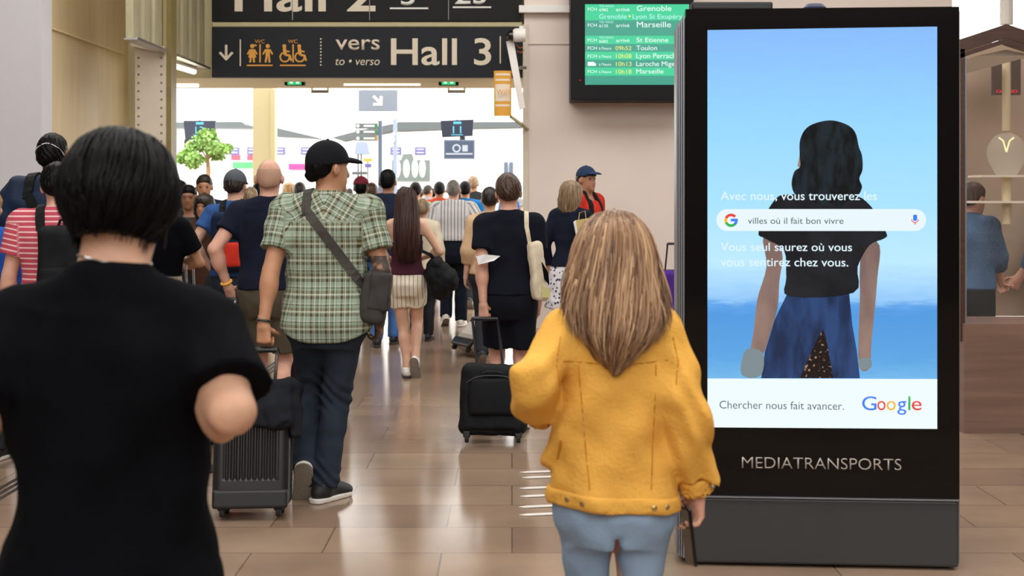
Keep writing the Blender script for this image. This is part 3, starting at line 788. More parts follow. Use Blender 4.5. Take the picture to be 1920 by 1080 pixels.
# ------------------------------------------------------------------ near hall
struct('wall_back', MB().box((-9, -9.3, 0), (9, -9, 4.6)), mat('hall_dark', '#6d625a', .8))  # unseen rear wall, put in dark so the kiosk glass reflects little light
struct('ceiling', MB().box((-9, -1.5, 6.2), (9, 1.5, 6.4)).box((-9, 6.0, 6.2), (9, 9.5, 6.4)).box((-9, 13.5, 6.2), (9, 16.5, 6.4)).box((-9, -9, 6.2), (-6.5, 16.5, 6.4)).box((6.5, -9, 6.2), (9, 16.5, 6.4)), mat('ceiling_cream', '#cdbfa6', .8))  # unseen ceiling added for contrast; gaps between its strips let sky light in
struct('wall_right_far', MB().box((8.8, -9, 0), (9, 16.5, 6.2)), MATS['hall_dark'])  # unseen side wall, added with the ceiling to lower the ambient light
struct('wall_left_far', MB().box((-9, -9, 0), (-8.8, 12.5, 6.2)), MATS['hall_dark'])  # added out of view as well, shuts off sky light from the left
struct('wall_left', MB().box((-9, 12.5, 0), (-4.24, 12.78, 6.2)), MATS['grey_paint'])
mb = MB().box((-4.7, 12.78, 0), (-4.29, 15.5, 6.2))
for a, b in (((-4.285, 12.9, 3.085), (-4.285, 15.3, 3.085)),): mb.tube([a, b], .012, 6)
struct('wall_left_panel', mb, MATS['beige_paint'])
struct('wall_left_return', MB().box((-4.7, 15.5, 0), (-3.95, 15.7, 6.2)).box((-4.02, 15.44, 0), (-3.95, 15.5, 3.0)), MATS['cream_paint'])
mb = MB().box((-3.86, 14.2, 0), (-3.545, 14.5, 3.05))
rv = MB()
for x in (-3.825, -3.59):
    for i in range(34): rv.ball((x, 14.2, .12+i*.0855), (.013, .009, .013), 8, 6)
mb.prism([(-3.90, 14.12, 3.16), (-3.88, 14.12, 3.05), (-3.545, 14.12, 2.985), (-3.545, 14.12, 3.05)], (0, .3, 0))
pl_ = struct('pillar', mb, MATS['rivet_grey'], smooth=False); tag(rv.build('rivet_pattern', mat('rivet_dark', '#8a8176', .5), pl_), kind='structure')
struct('trim_1', MB().box((-3.545, 14.22, 0), (-3.495, 14.45, 4.6)), MATS['olive'])
def ribbed(y0, y1, nm):
    mb = MB(); p = .37; n = round((y1-y0)/p); q = (y1-y0)/n
    for i in range(n):
        a = y0+i*q
        mb.prism([(-3.60, a, 3.0), (-3.60, a+q, 3.0), (-3.58, a+q, 3.0), (-3.545, a+q-.06, 3.0), (-3.535, a+q*.5, 3.0), (-3.545, a+.06, 3.0), (-3.58, a, 3.0)], (0, 0, 1.7))
    o = struct(nm, mb, MATS['ribbed'])
    tag(MB().prism([(-3.62, y0, 2.985), (-3.49, y0, 2.985), (-3.49, y0, 3.012), (-3.505, y0, 3.012), (-3.505, y0, 2.999), (-3.62, y0, 2.999)], (0, y1-y0, 0)).build('flange', MATS['steel'], o), kind='structure')
ribbed(12.92, 14.1, 'wall_left_ribbed_front'); ribbed(14.5, 16.05, 'wall_left_ribbed_rear')
struct('ceiling_gate', MB().box((-6, 16.16, 2.895), (.14, 17.7, 3.1)), MATS['soffit'])
struct('wall_gate_top', MB().box((-6, 16.4, 3.1), (.14, 16.6, 6.2)), MATS['soffit'])
struct('wall_right', MB().box((.14, 16, 0), (5.08, 16.5, 6.2)), MATS['pink_paint'])
struct('trim_2', MB().box((.125, 15.97, 0), (.185, 16.02, 3.5)), MATS['rivet_grey'])
struct('trim_3', MB().box((.08, 15.9, 3.63), (1.0, 16, 3.71)), MATS['white_plastic'])
struct('trim_4', MB().box((.14, 15.985, 3.27), (.9, 16, 3.285)), MATS['rivet_grey'])
struct('pillar_hall', MB().box((P(474, 0, 22).x, 22, 0), (P(512, 0, 22).x, 22.4, 4.4)).box((P(508, 0, 22).x, 21.96, 1.9), (P(516, 0, 22).x, 22.1, 3.2)), MATS['cream_paint'])
# guiding grooves and white tactile bars in the floor
for i, x0 in enumerate((-2.70, -2.19)):
    mb = MB()
    for k in range(3): mb.box((x0+k*.045, 3, 0), (x0+k*.045+.022, 15, .003))
    struct('trim_%d' % (5+i), mb, MATS['groove'])
tp = empty('tactile_marking', (.35, 7.25, 0), 'pairs of white tactile bars set in the stone floor beside the yellow jacket', 'floor marking')
for y, x0 in ((887, 974), (897, 978), (917, 974), (932, 975), (952, 973), (967, 974)):
    Y = CH*FPX/(y-YH); X = (x0-960)*Y/FPX
    MB().prism([(X, Y, .002), (X+.03, Y-.018, .002), (X+.62, Y+.095, .002), (X+.62, Y+.135, .002), (X+.04, Y+.022, .002)], (0, 0, .004)).build('bar', MATS['tactile'], tp)
# ------------------------------------------------------------------ hanging signs
def tx(name, s, x0, x1, yb, yc, Y, m, parent, **k):
    return text(name, s, P(x0, 0, Y).x, P(x1, 0, Y).x, P(0, yb, Y).z, P(0, yc, Y).z, (0, Y, 0), (1, 0, 0), (0, 0, 1), MATS[m], parent, **k)
def plane_poly(name, pts, Y, m, parent, t=.004):
    """flat shape on an upright face at depth Y, given by its outline"""
    return MB().prism([P(x, y, Y) for x, y in pts], (0, t, 0)).build(name, MATS[m], parent)
SY = 16.0
sg = empty('hanging_sign', (-1.7, SY, P(0, 145, SY).z), 'wide dark hanging sign reading vers Hall 3 with toilet symbols', 'sign')
MB().box((-3.465, SY, P(0, 145, SY).z), (.115, SY+.14, P(0, 51, SY).z), bev=.006).build('panel', MATS['sign_dark'], sg)
F0 = SY-.004
tx('lettering', 'Hall 3', 733, 921, 121, 69.5, F0, 'sign_text', sg, bold=.012)
tx('lettering', 'vers', 629, 712, 93, 63, F0, 'sign_text', sg, bold=.008)
tx('lettering', 'to • verso', 629, 712, 122, 106, F0, 'sign_text', sg, shear=.2)
mb = MB()
_k = [0]
def bar(mb, a, b, w, Y, t=.004):
    _k[0] += 1; Y -= .0002*(_k[0] % 9)
    A, B = P(*a, Y), P(*b, Y); d = (B-A).normalized(); n = Vector((-d.z, 0, d.x))*w*Y/FPX/2
    mb.prism([A-n, B-n, B+n, A+n], (0, t, 0))
def disc(mb, c, r, Y, t=.004, n=16, r0=0, a0=0, a1=6.2832):
    _k[0] += 1; Y -= .0002*(_k[0] % 9)
    C = P(*c, Y); k = Y/FPX
    if r0:
        N = 22
        A = [C+Vector((math.cos(a0+(a1-a0)*i/N)*r*k, 0, math.sin(a0+(a1-a0)*i/N)*r*k)) for i in range(N+1)]
        B = [C+Vector((math.cos(a0+(a1-a0)*i/N)*r0*k, 0, math.sin(a0+(a1-a0)*i/N)*r0*k)) for i in range(N+1)]
        for i in range(N): mb.prism([A[i], A[i+1], B[i+1], B[i]], (0, t, 0))
    else: mb.prism([C+Vector((math.cos(i*2*math.pi/n)*r*k, 0, math.sin(i*2*math.pi/n)*r*k)) for i in range(n)], (0, t, 0))
bar(mb, (424, 84), (424, 110), 4.5, F0); bar(mb, (412, 98), (424.8, 112), 4.5, F0); bar(mb, (436, 98), (423.2, 112), 4.5, F0)
mb.build('arrow', MATS['sign_text'], sg)
for x, y0, y1 in ((450.5, 74, 124), (938, 68, 119)):
    mb = MB(); bar(mb, (x, y0), (x, y1), 2.2, F0); mb.build('divider', MATS['sign_text'], sg)
mb = MB()
for i in range(9): disc(mb, (601.5, 73+i*6.1), 1.6, F0, n=8)
mb.build('dotted_line', MATS['sign_text'], sg)
def figure(mb, x, woman):
    disc(mb, (x, 86.5), 4, F0)
    if woman:
        mb.prism([P(a+x, b, F0) for a, b in ((-3.5, 92), (3.5, 92), (7.5, 108), (-7.5, 108))], (0, .004, 0))
        bar(mb, (x+4, 84), (x+8, 86), 3, F0)
    else: mb.prism([P(a+x, b, F0) for a, b in ((-4, 92), (4, 92), (4, 106), (-4, 106))], (0, .004, 0))
    bar(mb, (x-4, 93), (x-9, 102), 3, F0); bar(mb, (x+4, 93), (x+9, 102), 3, F0)
    bar(mb, (x-2.2, 106), (x-4.2, 117), 3.6, F0); bar(mb, (x+2.2, 106), (x+3.4, 117), 3.6, F0)
def chair_figure(mb, x):
    disc(mb, (x-3, 86.5), 3.6, F0); bar(mb, (x-3, 90), (x-1, 103), 6, F0); bar(mb, (x-1, 103), (x+7, 104), 4, F0); bar(mb, (x+7, 103), (x+10, 114), 3.6, F0); bar(mb, (x-2, 95), (x+7, 97), 3, F0)
    disc(mb, (x-2, 107), 10, F0, r0=7.2, a0=1.9, a1=6.6)
for x, fn in ((487, 0), (549, 1)):
    tx('lettering', 'WC', x-9, x+9, 81, 74, F0, 'sign_amber', sg)
    mb = MB()
    if fn == 0: figure(mb, x-14, True); figure(mb, x+15, False)
    else: chair_figure(mb, x-13); chair_figure(mb, x+15)
    bar(mb, (x+.5, 83), (x+.5, 117), 2.6, F0); mb.build('toilet_symbol', MATS['sign_amber'], sg)
    mb = MB(); bar(mb, (x-24, 122.5), (x+24, 122.5), 2.6, F0); mb.build('underline', MATS['sign_amber'], sg)
s2 = empty('hanging_sign', (-1.7, SY, P(0, 39, SY).z), 'black hanging sign above the gateway with the foot of large Hall 2 lettering', 'sign')
for a, b in ((397, 548), (548.6, 694), (694.6, 841), (841.6, 977)):
    MB().box((P(a, 0, SY).x, SY, P(0, 39.5, SY).z), (P(b, 0, SY).x, SY+.14, P(0, -75, SY).z), bev=.004).build('panel', MATS['sign_black'], s2)
tx('lettering', 'Hall 2', 440, 704, 20, -42, F0, 'sign_text', s2, bold=.016)
tx('lettering', '5', 752, 778, 9, -30, F0, 'sign_white', s2, bold=.01); tx('lettering', '23', 853, 912, 7, -32, F0, 'sign_white', s2, bold=.01)
mb = MB(); bar(mb, (731, 15.5), (803, 15.5), 3, F0); mb.build('underline', MATS['sign_white'], s2)
mb = MB(); bar(mb, (849, 13.5), (921, 13.5), 3, F0); mb.build('underline', MATS['sign_white'], s2)
for x in (548.3, 693, 841): MB().tube([P(x, 38, SY-.01), P(x, -20, SY-.01)], .006, 8).build('joint_strip', MATS['steel'], s2)
gb = MB().box((-3.47, SY+.02, P(0, 50.5, SY).z), (.12, SY+.16, P(0, 40, SY).z), bev=.015).build('gantry_beam', MATS['soffit'])
tag(gb, 'beige steel beam between the two hanging hall signs', 'beam')
# exit lights, tubes and brackets under the gate ceiling
for x, lb in ((552, 'green emergency exit light under the gate ceiling, below the toilet symbols'), (841, 'green emergency exit light under the gate ceiling, below the number 3')):
    Y = 16.7; e = empty('exit_light', P(x, 148, Y), lb, 'exit light', group='green exit lights')
    MB().box(P(x-19, 160, Y), P(x+19, 146, Y)+Vector((0, .1, 0)), bev=.01).build('housing', MATS['sign_dark'], e)
    MB().box(P(x-13, 159, Y-.01), P(x+13, 149, Y-.01)+Vector((0, .012, 0)), bev=.004).build('lit_face', MATS['exit_green'], e)
    mb = MB(); bar(mb, (x-9, 154), (x-3, 154), 5, Y-.013); bar(mb, (x+3, 154), (x+9, 154), 5, Y-.013); mb.build('symbol', MATS['exit_white'], e)
    MB().tube([P(x-16, 147, Y+.05), P(x-16, 143, Y+.05)], .008).tube([P(x+16, 147, Y+.05), P(x+16, 143, Y+.05)], .008).build('hanger', MATS['sign_dark'], e)
def tube_lamp(A, B, label, r=.03):
    e = empty('tube_lamp', (A+B)/2, label, 'lamp', group='tube lamps of the gateway'); d = (B-A).normalized()
    MB().tube([A, B], r, 10).build('tube', MATS['tube_light'], e, smooth=True)
    up = Vector((0, 0, r*1.5)); MB().tube([A-d*.12+up, A-d*.02+up*.6, B+d*.02+up*.6, B+d*.12+up], [.006, r*.9, r*.9, .006], 8).build('holder', MATS['white_plastic'], e, smooth=True)
tube_lamp(P(645, 156, 17.0), P(788, 156, 17.0), 'long glowing tube lamp under the middle of the gate ceiling')
tube_lamp(P(318, 159, 17.0), P(372, 159, 17.0), 'glowing tube lamp at the left end of the gate ceiling')
tube_lamp(Vector((-3.66, 14.7, 2.93)), Vector((-3.60, 15.7, 2.93)), 'glowing tube lamp under the ribbed panels on the left')
for x, lb in ((600, 'small metal roller bracket hanging left in the gateway'), (856, 'small metal roller bracket hanging right in the gateway')):
    Y = 17.75; e = empty('ceiling_bracket', P(x, 176, Y), lb, 'bracket', group='roller brackets')
    MB().tube([P(x-15, 171, Y), P(x+15, 171, Y)], .026, 10).build('roller', MATS['steel'], e, smooth=True)
    for q in (-15, 15): MB().box(P(x+q-2, 174, Y-.02), P(x+q+2, 160, Y+.02)).build('arm', MATS['soffit'], e)
# camera, antenna, wifi banner by the right jamb
Y = 15.6; c = empty('security_camera', P(975, 66, Y), 'white security camera with dark dome at the corner of the pink wall', 'camera')
MB().tube([P(962, 66, Y), P(966, 66, Y), P(985, 66, Y)], [.06, .078, .075], 14).build('housing', MATS['white_plastic'], c, smooth=True)
MB().ball(P(959, 67, Y), .062).build('lens', MATS['lens'], c, smooth=True)
MB().tube([P(978, 55, Y), P(978, 49, Y)], .03, 10).box(P(970, 57, Y), P(985, 53, Y)+Vector((0, .12, 0))).build('mount', MATS['white_plastic'], c)
Y = 15.65; an = empty('antenna_panel', P(972, 140, Y), 'slanted white panel antenna hanging beside the orange banner', 'antenna')
MB().prism([P(949, 78, Y), P(963, 74, Y), P(985, 202, Y), P(974, 206, Y)], (0, .07, 0)).build('panel', MATS['white_plastic'], an)
MB().tube([P(968, 84, Y+.03), P(974, 90, Y+.06), P(980, 88, Y+.1)], .008).tube([P(970, 96, Y+.03), P(976, 99, Y+.06), P(982, 94, Y+.1)], .007).build('cable', MATS['copper'], an)
MB().tube([P(974, 127, Y+.05), P(986, 127, Y+.1)], .018).build('bracket', MATS['steel'], an)
Y = 15.5; wb = empty('wifi_banner', P(942, 218, Y), 'small curved orange banner reading WIFI beside the gateway', 'banner')
def curved(px0, px1, pys, name, m, dy=0.0):
    mb = MB(); n = 10; k = Y/FPX; cx = (px0+px1)/2; R = (px1-px0)/2
    for (ya, yb) in pys:
        g = []
        for i in range(n+1):
            a = -1.15+2.3*i/n; x = cx+R*math.sin(a)/math.sin(1.15); d = -(math.cos(a)-math.cos(1.15))*R*k*.6-dy
            g.append((P(x, ya, Y)+Vector((0, d, 0)), P(x, yb, Y)+Vector((0, d, 0))))
        for (a, b), (a2, b2) in zip(g, g[1:]): mb.prism([a, a2, b2, b], (0, .004, 0))
    return mb.build(name, MATS[m], wb)
curved(926, 959, [(133, 218)], 'sheet', 'banner_amber')
curved(927, 958, [(158, 190)], 'label_field', 'banner_cream', .004); curved(927, 958, [(138, 142), (148, 152), (196, 200)], 'white_line', 'banner_cream', .004)
tx('lettering', 'WIFI', 931, 956, 177, 167, Y-.075, 'banner_amber', wb)
MB().tube([P(957, 218, Y+.03), P(976, 232, Y+.1), P(990, 243, 16.03)], .02, 8).build('arm', MATS['soffit'], wb)
# ------------------------------------------------------------------ departure board
BY = 15.55; bd = empty('departure_board', P(1185, 188, BY), 'black framed departure board with green rows of train times on the pink wall', 'departure board')
x0, x1 = P(1070, 0, BY).x, P(1301, 0, BY).x
MB().box((x0, BY, P(0, 188, BY).z), (x1, BY+.45, P(0, -22, BY).z), bev=.01).build('frame', MATS['board_frame'], bd)
emis('row_light', '#2bcf95', 1.0); emis('row_dark', '#2f9d84', 1.0); emis('board_white', '#eafff6', 1.0); emis('board_yellow', '#e8f06a', 1.0); emis('board_cyan', '#b8f5ef', 1.0)
rows = [(8, 38, 1), (38, 53, 0), (53, 67, 0), (67, 82.5, 1), (82.5, 97, 0), (97, 112, 1), (112, 126.5, 0), (126.5, 142, 1), (142, 159, 0)]
for a, b, k in rows:
    MB().box(P(1097, b, BY-.006), P(1292, a, BY-.006)+Vector((0, .008, 0))).build('screen_row', MATS['row_light' if k else 'row_dark'], bd)
f = BY-.0075
for s, a, b, yb, yc, m in [('Grenoble', 1194, 1259, 20.5, 10, 'board_white'), ('Grenoble', 1123.5, 1175, 35, 26, 'board_cyan'), ('•', 1178.5, 1182.5, 36, 24, 'board_yellow'), ('Lyon St Exupéry', 1186, 1279, 35, 26, 'board_cyan'),
        ('Marseille', 1194, 1258, 51, 40, 'board_white'), ('St Etienne', 1193.5, 1253, 79, 70, 'board_white'), ('Toulon', 1193, 1232, 94, 85, 'board_white'), ('Lyon Perrache', 1193, 1274, 109, 99.5, 'board_white'),
        ('Laroche Migennes', 1193, 1290, 124, 114.5, 'board_white'), ('Marseille', 1193, 1244, 138, 129, 'board_white'),
        ('09h52', 1154, 1184, 94, 86, 'board_yellow'), ('10h08', 1155, 1184, 109, 100.5, 'board_yellow'), ('10h13', 1155, 1184, 124, 115.5, 'board_yellow'), ('10h18', 1155, 1184, 138.5, 130, 'board_yellow')]:
    tx('lettering', s, a, b, yb, yc, f, m, bd, bold=.0)
for y in (21, 51, 79): tx('lettering', 'arrivé', 1155, 1180, y, y-7, f, 'board_white', bd)
for y, num in ((21, '6982'), (51, '6135'), (80, '6682')): tx('lettering', 'TGV INOUI', 1123.5, 1150, y-7.5, y-12, f, 'board_cyan', bd); tx('lettering', num, 1123.5, 1140, y, y-5.5, f, 'board_white', bd)
for y in (94, 109, 124, 138): tx('lettering', 'à l\'heure', 1123, 1146, y-1, y-6, f, 'board_white', bd)
for y in (21, 51, 79, 94, 109, 138): tx('lettering', 'FCH', 1102, 1119, y-1, y-7, f, 'board_white', bd)
plane_poly('train_symbol', [(1102, 123.5), (1102, 116), (1113, 116), (1118, 120), (1117, 123.5)], f, 'board_white', bd)
MB().ball(P(1088, 150.5, BY), .006).build('indicator', MATS['led_red'], bd)
# ------------------------------------------------------------------ advertising kiosk
KA, KB = Vector((.7207, 5.765, 0)), Vector((1.836, 5.684, 0)); KU = (KB-KA).normalized(); KN = KU.cross(Vector((0, 0, 1))); KW = (KB-KA).length
def K(px, py):
    d = Vector(((px-960)/FPX, 1, (YH-py)/FPX)); o = Vector((0, 0, CH)); t = (KA-o).dot(KN)/d.dot(KN); h = o+d*t
    return (h-KA).dot(KU), h.z
def kp(u, v, off=0): return KA+KU*u+Vector((0, 0, v))+KN*off
ks = empty('advertising_kiosk', KA+KU*KW/2-KN*.15, 'tall black advertising kiosk with a lit screen of a woman by the sea', 'kiosk')
KM = Matrix(((KU.x, -KN.x, 0, KA.x), (KU.y, -KN.y, 0, KA.y), (0, 0, 1, 0), (0, 0, 0, 1)))     # u, depth behind the face, height
vs = K(1500, 934)[1]
MB().box((0, .012, .012), (KW, .30, vs-.004), KM, bev=.012).build('plinth', MATS['kiosk_base'], ks)
MB().box((0, .004, vs+.004), (KW, .30, 2.318), KM, bev=.004).build('glass_front', MATS['kiosk_glass'], ks)
mb = MB()
for i in range(4): mb.box((-.034+i*.0085, .02+.02*(3-i), .03), (-.034+i*.0085+.006, .28, 2.29-.012*(3-i)), KM)
mb.box((-.028, .10, .03), (0, .27, 2.27), KM); mb.build('side_profile', MATS['alu'], ks)
MB().box((KW, .02, .03), (KW+.004, .28, 2.3), KM).build('edge_strip', MATS['alu'], ks)
MB().box((0, .0, vs-.0035), (KW, .02, vs+.0035), KM).build('seam_strip', MATS['alu'], ks)
def ktext(name, s, x0, x1, yb, yc, m, parent, off=.0035, **k):
    u0, v0 = K(x0, yb); u1, _ = K(x1, yb); _, v1 = K(x0, yc)
    return text(name, s, u0, u1, v0, v1, KA+KN*off, KU, (0, 0, 1), MATS[m], parent, depth=.001, **k)
def kpoly(name, pts, m, parent, off, smooth=False):
    if smooth:
        q = []; n = len(pts)
        for i in range(n):
            p0, p1, p2, p3 = (np.array(pts[(i+j-1) % n], float) for j in range(4))
            for t in (0, .25, .5, .75):
                q.append(tuple(.5*(2*p1+(p2-p0)*t+(2*p0-5*p1+4*p2-p3)*t*t+(3*p1-p0-3*p2+p3)*t**3)))
        pts = q
    return MB().prism([kp(*K(x, y), off) for x, y in pts], KN*-.0006).build(name, MATS[m] if isinstance(m, str) else m, parent)
def sea_mat():
    m = bpy.data.materials.new('screen_sky_and_sea'); m.use_nodes = True; n, l = nt(m); b = n['Principled BSDF']
    b.inputs['Base Color'].default_value = (.004, .004, .005, 1); b.inputs['Roughness'].default_value = .12; b.inputs['Specular IOR Level'].default_value = .25
    tc = n.new('ShaderNodeTexCoord'); sx = n.new('ShaderNodeSeparateXYZ'); l.new(tc.outputs['Object'], sx.inputs[0])
    mr = n.new('ShaderNodeMapRange'); mr.inputs[1].default_value = K(1500, 709)[1]; mr.inputs[2].default_value = K(1500, 53)[1]; l.new(sx.outputs[2], mr.inputs[0])
    rp = n.new('ShaderNodeValToRGB'); e = rp.color_ramp.elements
    st = [(0, '#6fb1e2'), (.06, '#5aa0dc'), (.18, '#4f95d8'), (.205, '#5a9ce0'), (.225, '#8fc2f0'), (.33, '#b7e2fd'), (.5, '#a4dbfc'), (.72, '#93d0fb'), (1, '#82b4f6')]
    while len(e) < len(st): e.new(.5)
    for x, (p, c) in zip(e, st): x.position = p
    for x, (p, c) in zip(e, st): x.color = (*lin(c), 1)
    no = n.new('ShaderNodeTexNoise'); no.inputs['Scale'].default_value = 9; mp = n.new('ShaderNodeMapping'); mp.inputs['Scale'].default_value = (1, 1, 6)
    l.new(tc.outputs['Object'], mp.inputs[0]); l.new(mp.outputs[0], no.inputs['Vector'])
    ad = n.new('ShaderNodeMath'); ad.operation = 'MULTIPLY_ADD'; ad.inputs[1].default_value = .05; l.new(no.outputs['Fac'], ad.inputs[0]); l.new(mr.outputs[0], ad.inputs[2])
    sb = n.new('ShaderNodeMath'); sb.operation = 'SUBTRACT'; sb.inputs[1].default_value = .025; l.new(ad.outputs[0], sb.inputs[0])
    l.new(sb.outputs[0], rp.inputs[0]); l.new(rp.outputs[0], b.inputs['Emission Color']); b.inputs['Emission Strength'].default_value = 1.1; return m
def emis_var(name, c1, c2, sc, stretch=(1, 1, 1), pos=(.4, .6)):
    m = emis(name, c1); n, l = nt(m); b = n['Principled BSDF']; tc = n.new('ShaderNodeTexCoord'); mp = n.new('ShaderNodeMapping'); mp.inputs['Scale'].default_value = stretch
    no = n.new('ShaderNodeTexNoise'); no.inputs['Scale'].default_value = sc; no.inputs['Detail'].default_value = 4; l.new(tc.outputs['Object'], mp.inputs[0]); l.new(mp.outputs[0], no.inputs['Vector'])
    rp = n.new('ShaderNodeValToRGB'); rp.color_ramp.elements[0].position, rp.color_ramp.elements[1].position = pos
    rp.color_ramp.elements[0].color = (*lin(c1), 1); rp.color_ramp.elements[1].color = (*lin(c2), 1); l.new(no.outputs['Fac'], rp.inputs[0]); l.new(rp.outputs[0], b.inputs['Emission Color']); return m
scr = kpoly('screen', [(1326.5, 56.5), (1757, 50), (1757, 804), (1326.5, 801)], sea_mat(), ks, .002)
emis('pic_white', '#f0fcff', 1.0); emis('pic_bar', '#eaf8fd', 1.0); emis('pic_text', '#e4f6ff', 1.0); emis('pic_grey', '#4d5f6e', 1.0)
emis_var('pic_hair', '#0c1012', '#1d282f', 30, (1, 1, .35)); emis_var('pic_top', '#17191d', '#23252a', 6); emis_var('pic_skin', '#7d6660', '#9a7f74', 7, (1, 1, .4)); emis_var('pic_denim', '#1c2d4e', '#2d4878', 7, (2, 2, .6))
emis_var('pic_dots', '#1c1413', '#b58a78', 75, pos=(.60, .66)); emis('pic_metal', '#7f8e94', 1.0); emis('pic_skin_light', '#9d8378', 1.0)
emis('g_blue', '#3f7ff0'); emis('g_red', '#e8453c'); emis('g_yellow', '#f3b92d'); emis('g_green', '#35b558')
kpoly('white_strip', [(1326.5, 709.5), (1757, 710.5), (1757, 804), (1326.5, 801)], 'pic_white', scr, .0028)
kpoly('pictured_arm', [(1431, 445), (1466, 470), (1461, 530), (1458, 575), (1444, 625), (1430, 664), (1408, 662), (1413, 620), (1420, 560), (1437, 500)], 'pic_skin', scr, .0028, True)
kpoly('pictured_arm', [(1620, 450), (1649, 460), (1645, 520), (1640, 580), (1634, 640), (1630, 690), (1612, 690), (1609, 640), (1612, 560), (1612, 500)], 'pic_skin', scr, .0028, True)
kpoly('pictured_skirt', [(1477, 548), (1592, 550), (1598, 610), (1606, 655), (1612, 709), (1427, 709), (1434, 660), (1452, 600)], 'pic_denim', scr, .003)
kpoly('pictured_panel', [(1543, 617), (1550, 640), (1562, 709), (1500, 709), (1512, 680), (1530, 640)], 'pic_dots', scr, .0034)
kpoly('pictured_top', [(1452, 375), (1486, 364), (1592, 364), (1632, 386), (1661, 435), (1658, 447), (1630, 460), (1608, 500), (1600, 549), (1480, 556), (1474, 520), (1470, 470), (1436, 448), (1422, 434)], 'pic_top', scr, .0036, True)
kpoly('pictured_neck', [(1500, 285), (1512, 282), (1512, 318), (1495, 312)], 'pic_skin_light', scr, .0034)
kpoly('pictured_hair', [(1500, 262), (1512, 240), (1535, 229), (1562, 226), (1590, 235), (1604, 250), (1610, 275), (1616, 292), (1617, 318), (1611, 335), (1616, 352), (1604, 372), (1586, 378), (1574, 392), (1558, 380), (1536, 384), (1514, 372), (1492, 366), (1484, 346), (1489, 322), (1500, 312), (1499, 290)], 'pic_hair', scr, .0042, True)
kpoly('pictured_bracelet', [(1398, 656), (1430, 662), (1426, 704), (1390, 702)], 'pic_metal', scr, .0044, True); kpoly('pictured_watch', [(1611, 673), (1632, 672), (1632, 690), (1612, 690)], 'pic_metal', scr, .0044, True)
bar_pts = []
for cx, a0 in ((1715.5, -90), (1363.5, 90)):
    for i in range(13):
        a = math.radians(a0+i*15); bar_pts.append((cx+math.cos(a)*20.5, 412.5-math.sin(a)*20.5))
kpoly('search_bar', bar_pts, 'pic_bar', scr, .0050)
ktext('lettering', 'Avec nous, vous trouverez les', 1351, 1644, 375, 358, 'pic_text', scr, .0058, bold=.004)
ktext('lettering', 'Vous seul saurez où vous', 1351, 1597, 470, 454, 'pic_text', scr, .0058, bold=.004)
ktext('lettering', 'vous sentirez chez vous.', 1351, 1590, 498.5, 482, 'pic_text', scr, .0058, bold=.004)
ktext('lettering', 'villes où il fait bon vivre', 1402, 1581, 419.5, 407, 'pic_grey', scr, .0060)
ktext('lettering', 'Chercher nous fait avancer.', 1349, 1582, 765.5, 750, 'pic_grey', scr, .0045, bold=-.004)
for ch, a, b, m in (('G', 1616, 1643, 'g_blue'), ('o', 1644.5, 1660, 'g_red'), ('o', 1662, 1679, 'g_yellow'), ('g', 1682, 1699, 'g_blue'), ('l', 1702.5, 1706.5, 'g_green'), ('e', 1709, 1727.5, 'g_red')):
    ktext('logo_letter', ch, a, b, 768.5, 741, m, scr, .0045, bold=.002)
def kring(mb, c, r, r0, a0, a1, off):
    N = 14; A = [(c[0]+math.cos(math.radians(a0+(a1-a0)*i/N))*r, c[1]-math.sin(math.radians(a0+(a1-a0)*i/N))*r) for i in range(N+1)]; B = [(c[0]+math.cos(math.radians(a0+(a1-a0)*i/N))*r0, c[1]-math.sin(math.radians(a0+(a1-a0)*i/N))*r0) for i in range(N+1)]
    for i in range(N): mb.prism([kp(*K(*q), off) for q in (A[i], A[i+1], B[i+1], B[i])], KN*-.0005)
for m, a0, a1 in (('g_red', 40, 155), ('g_yellow', 155, 205), ('g_green', 205, 315), ('g_blue', 315, 362)):
    mb = MB(); kring(mb, (1370.5, 413), 12.6, 7.4, a0, a1, .0060)
    if m == 'g_blue': mb.prism([kp(*K(*q), .0060) for q in ((1370, 410), (1383.1, 410), (1383.1, 415), (1370, 415))], KN*-.0005)
    mb.build('logo_arc', MATS[m], scr)
mb = MB(); mb.prism([kp(*K(*q), .006) for q in ((1711.5, 404), (1713, 402.5), (1717.5, 402.5), (1719, 404), (1719, 412), (1717.5, 414), (1713, 414), (1711.5, 412))], KN*-.0005); mb.build('microphone_symbol', MATS['g_blue'], scr)
mb = MB(); kring(mb, (1715, 411), 7, 5.4, 180, 360, .006); mb.prism([kp(*K(*q), .006) for q in ((1714.2, 417), (1716, 417), (1716, 421), (1714.2, 421))], KN*-.0005); mb.build('microphone_symbol', MATS['g_red'], scr)
ktext('lettering', 'MEDIATRANSPORTS', 1391, 1690, 877.5, 855, 'logo_grey', ks, .001, bold=-.006)
# odds and ends lying on the kiosk roof
ct = MB().box(kp(.03, 2.32, -.05), kp(.03, 2.32, -.05)+Vector((.34, .1, .035)), bev=.008).build('cable_box', MATS['black_plastic']); tag(ct, 'flat black cable box lying on the kiosk roof', 'box'); rebase(ct)
o = MB().lathe([(.045, 0), (.048, .012), (.035, .026), (0.0, .03)], kp(.545, 2.319, -.1), 16).build('sensor_dome', mat('navy_plastic', '#39435c', .5), smooth=True); tag(o, 'small dark blue dome on the middle of the kiosk roof', 'sensor'); rebase(o)
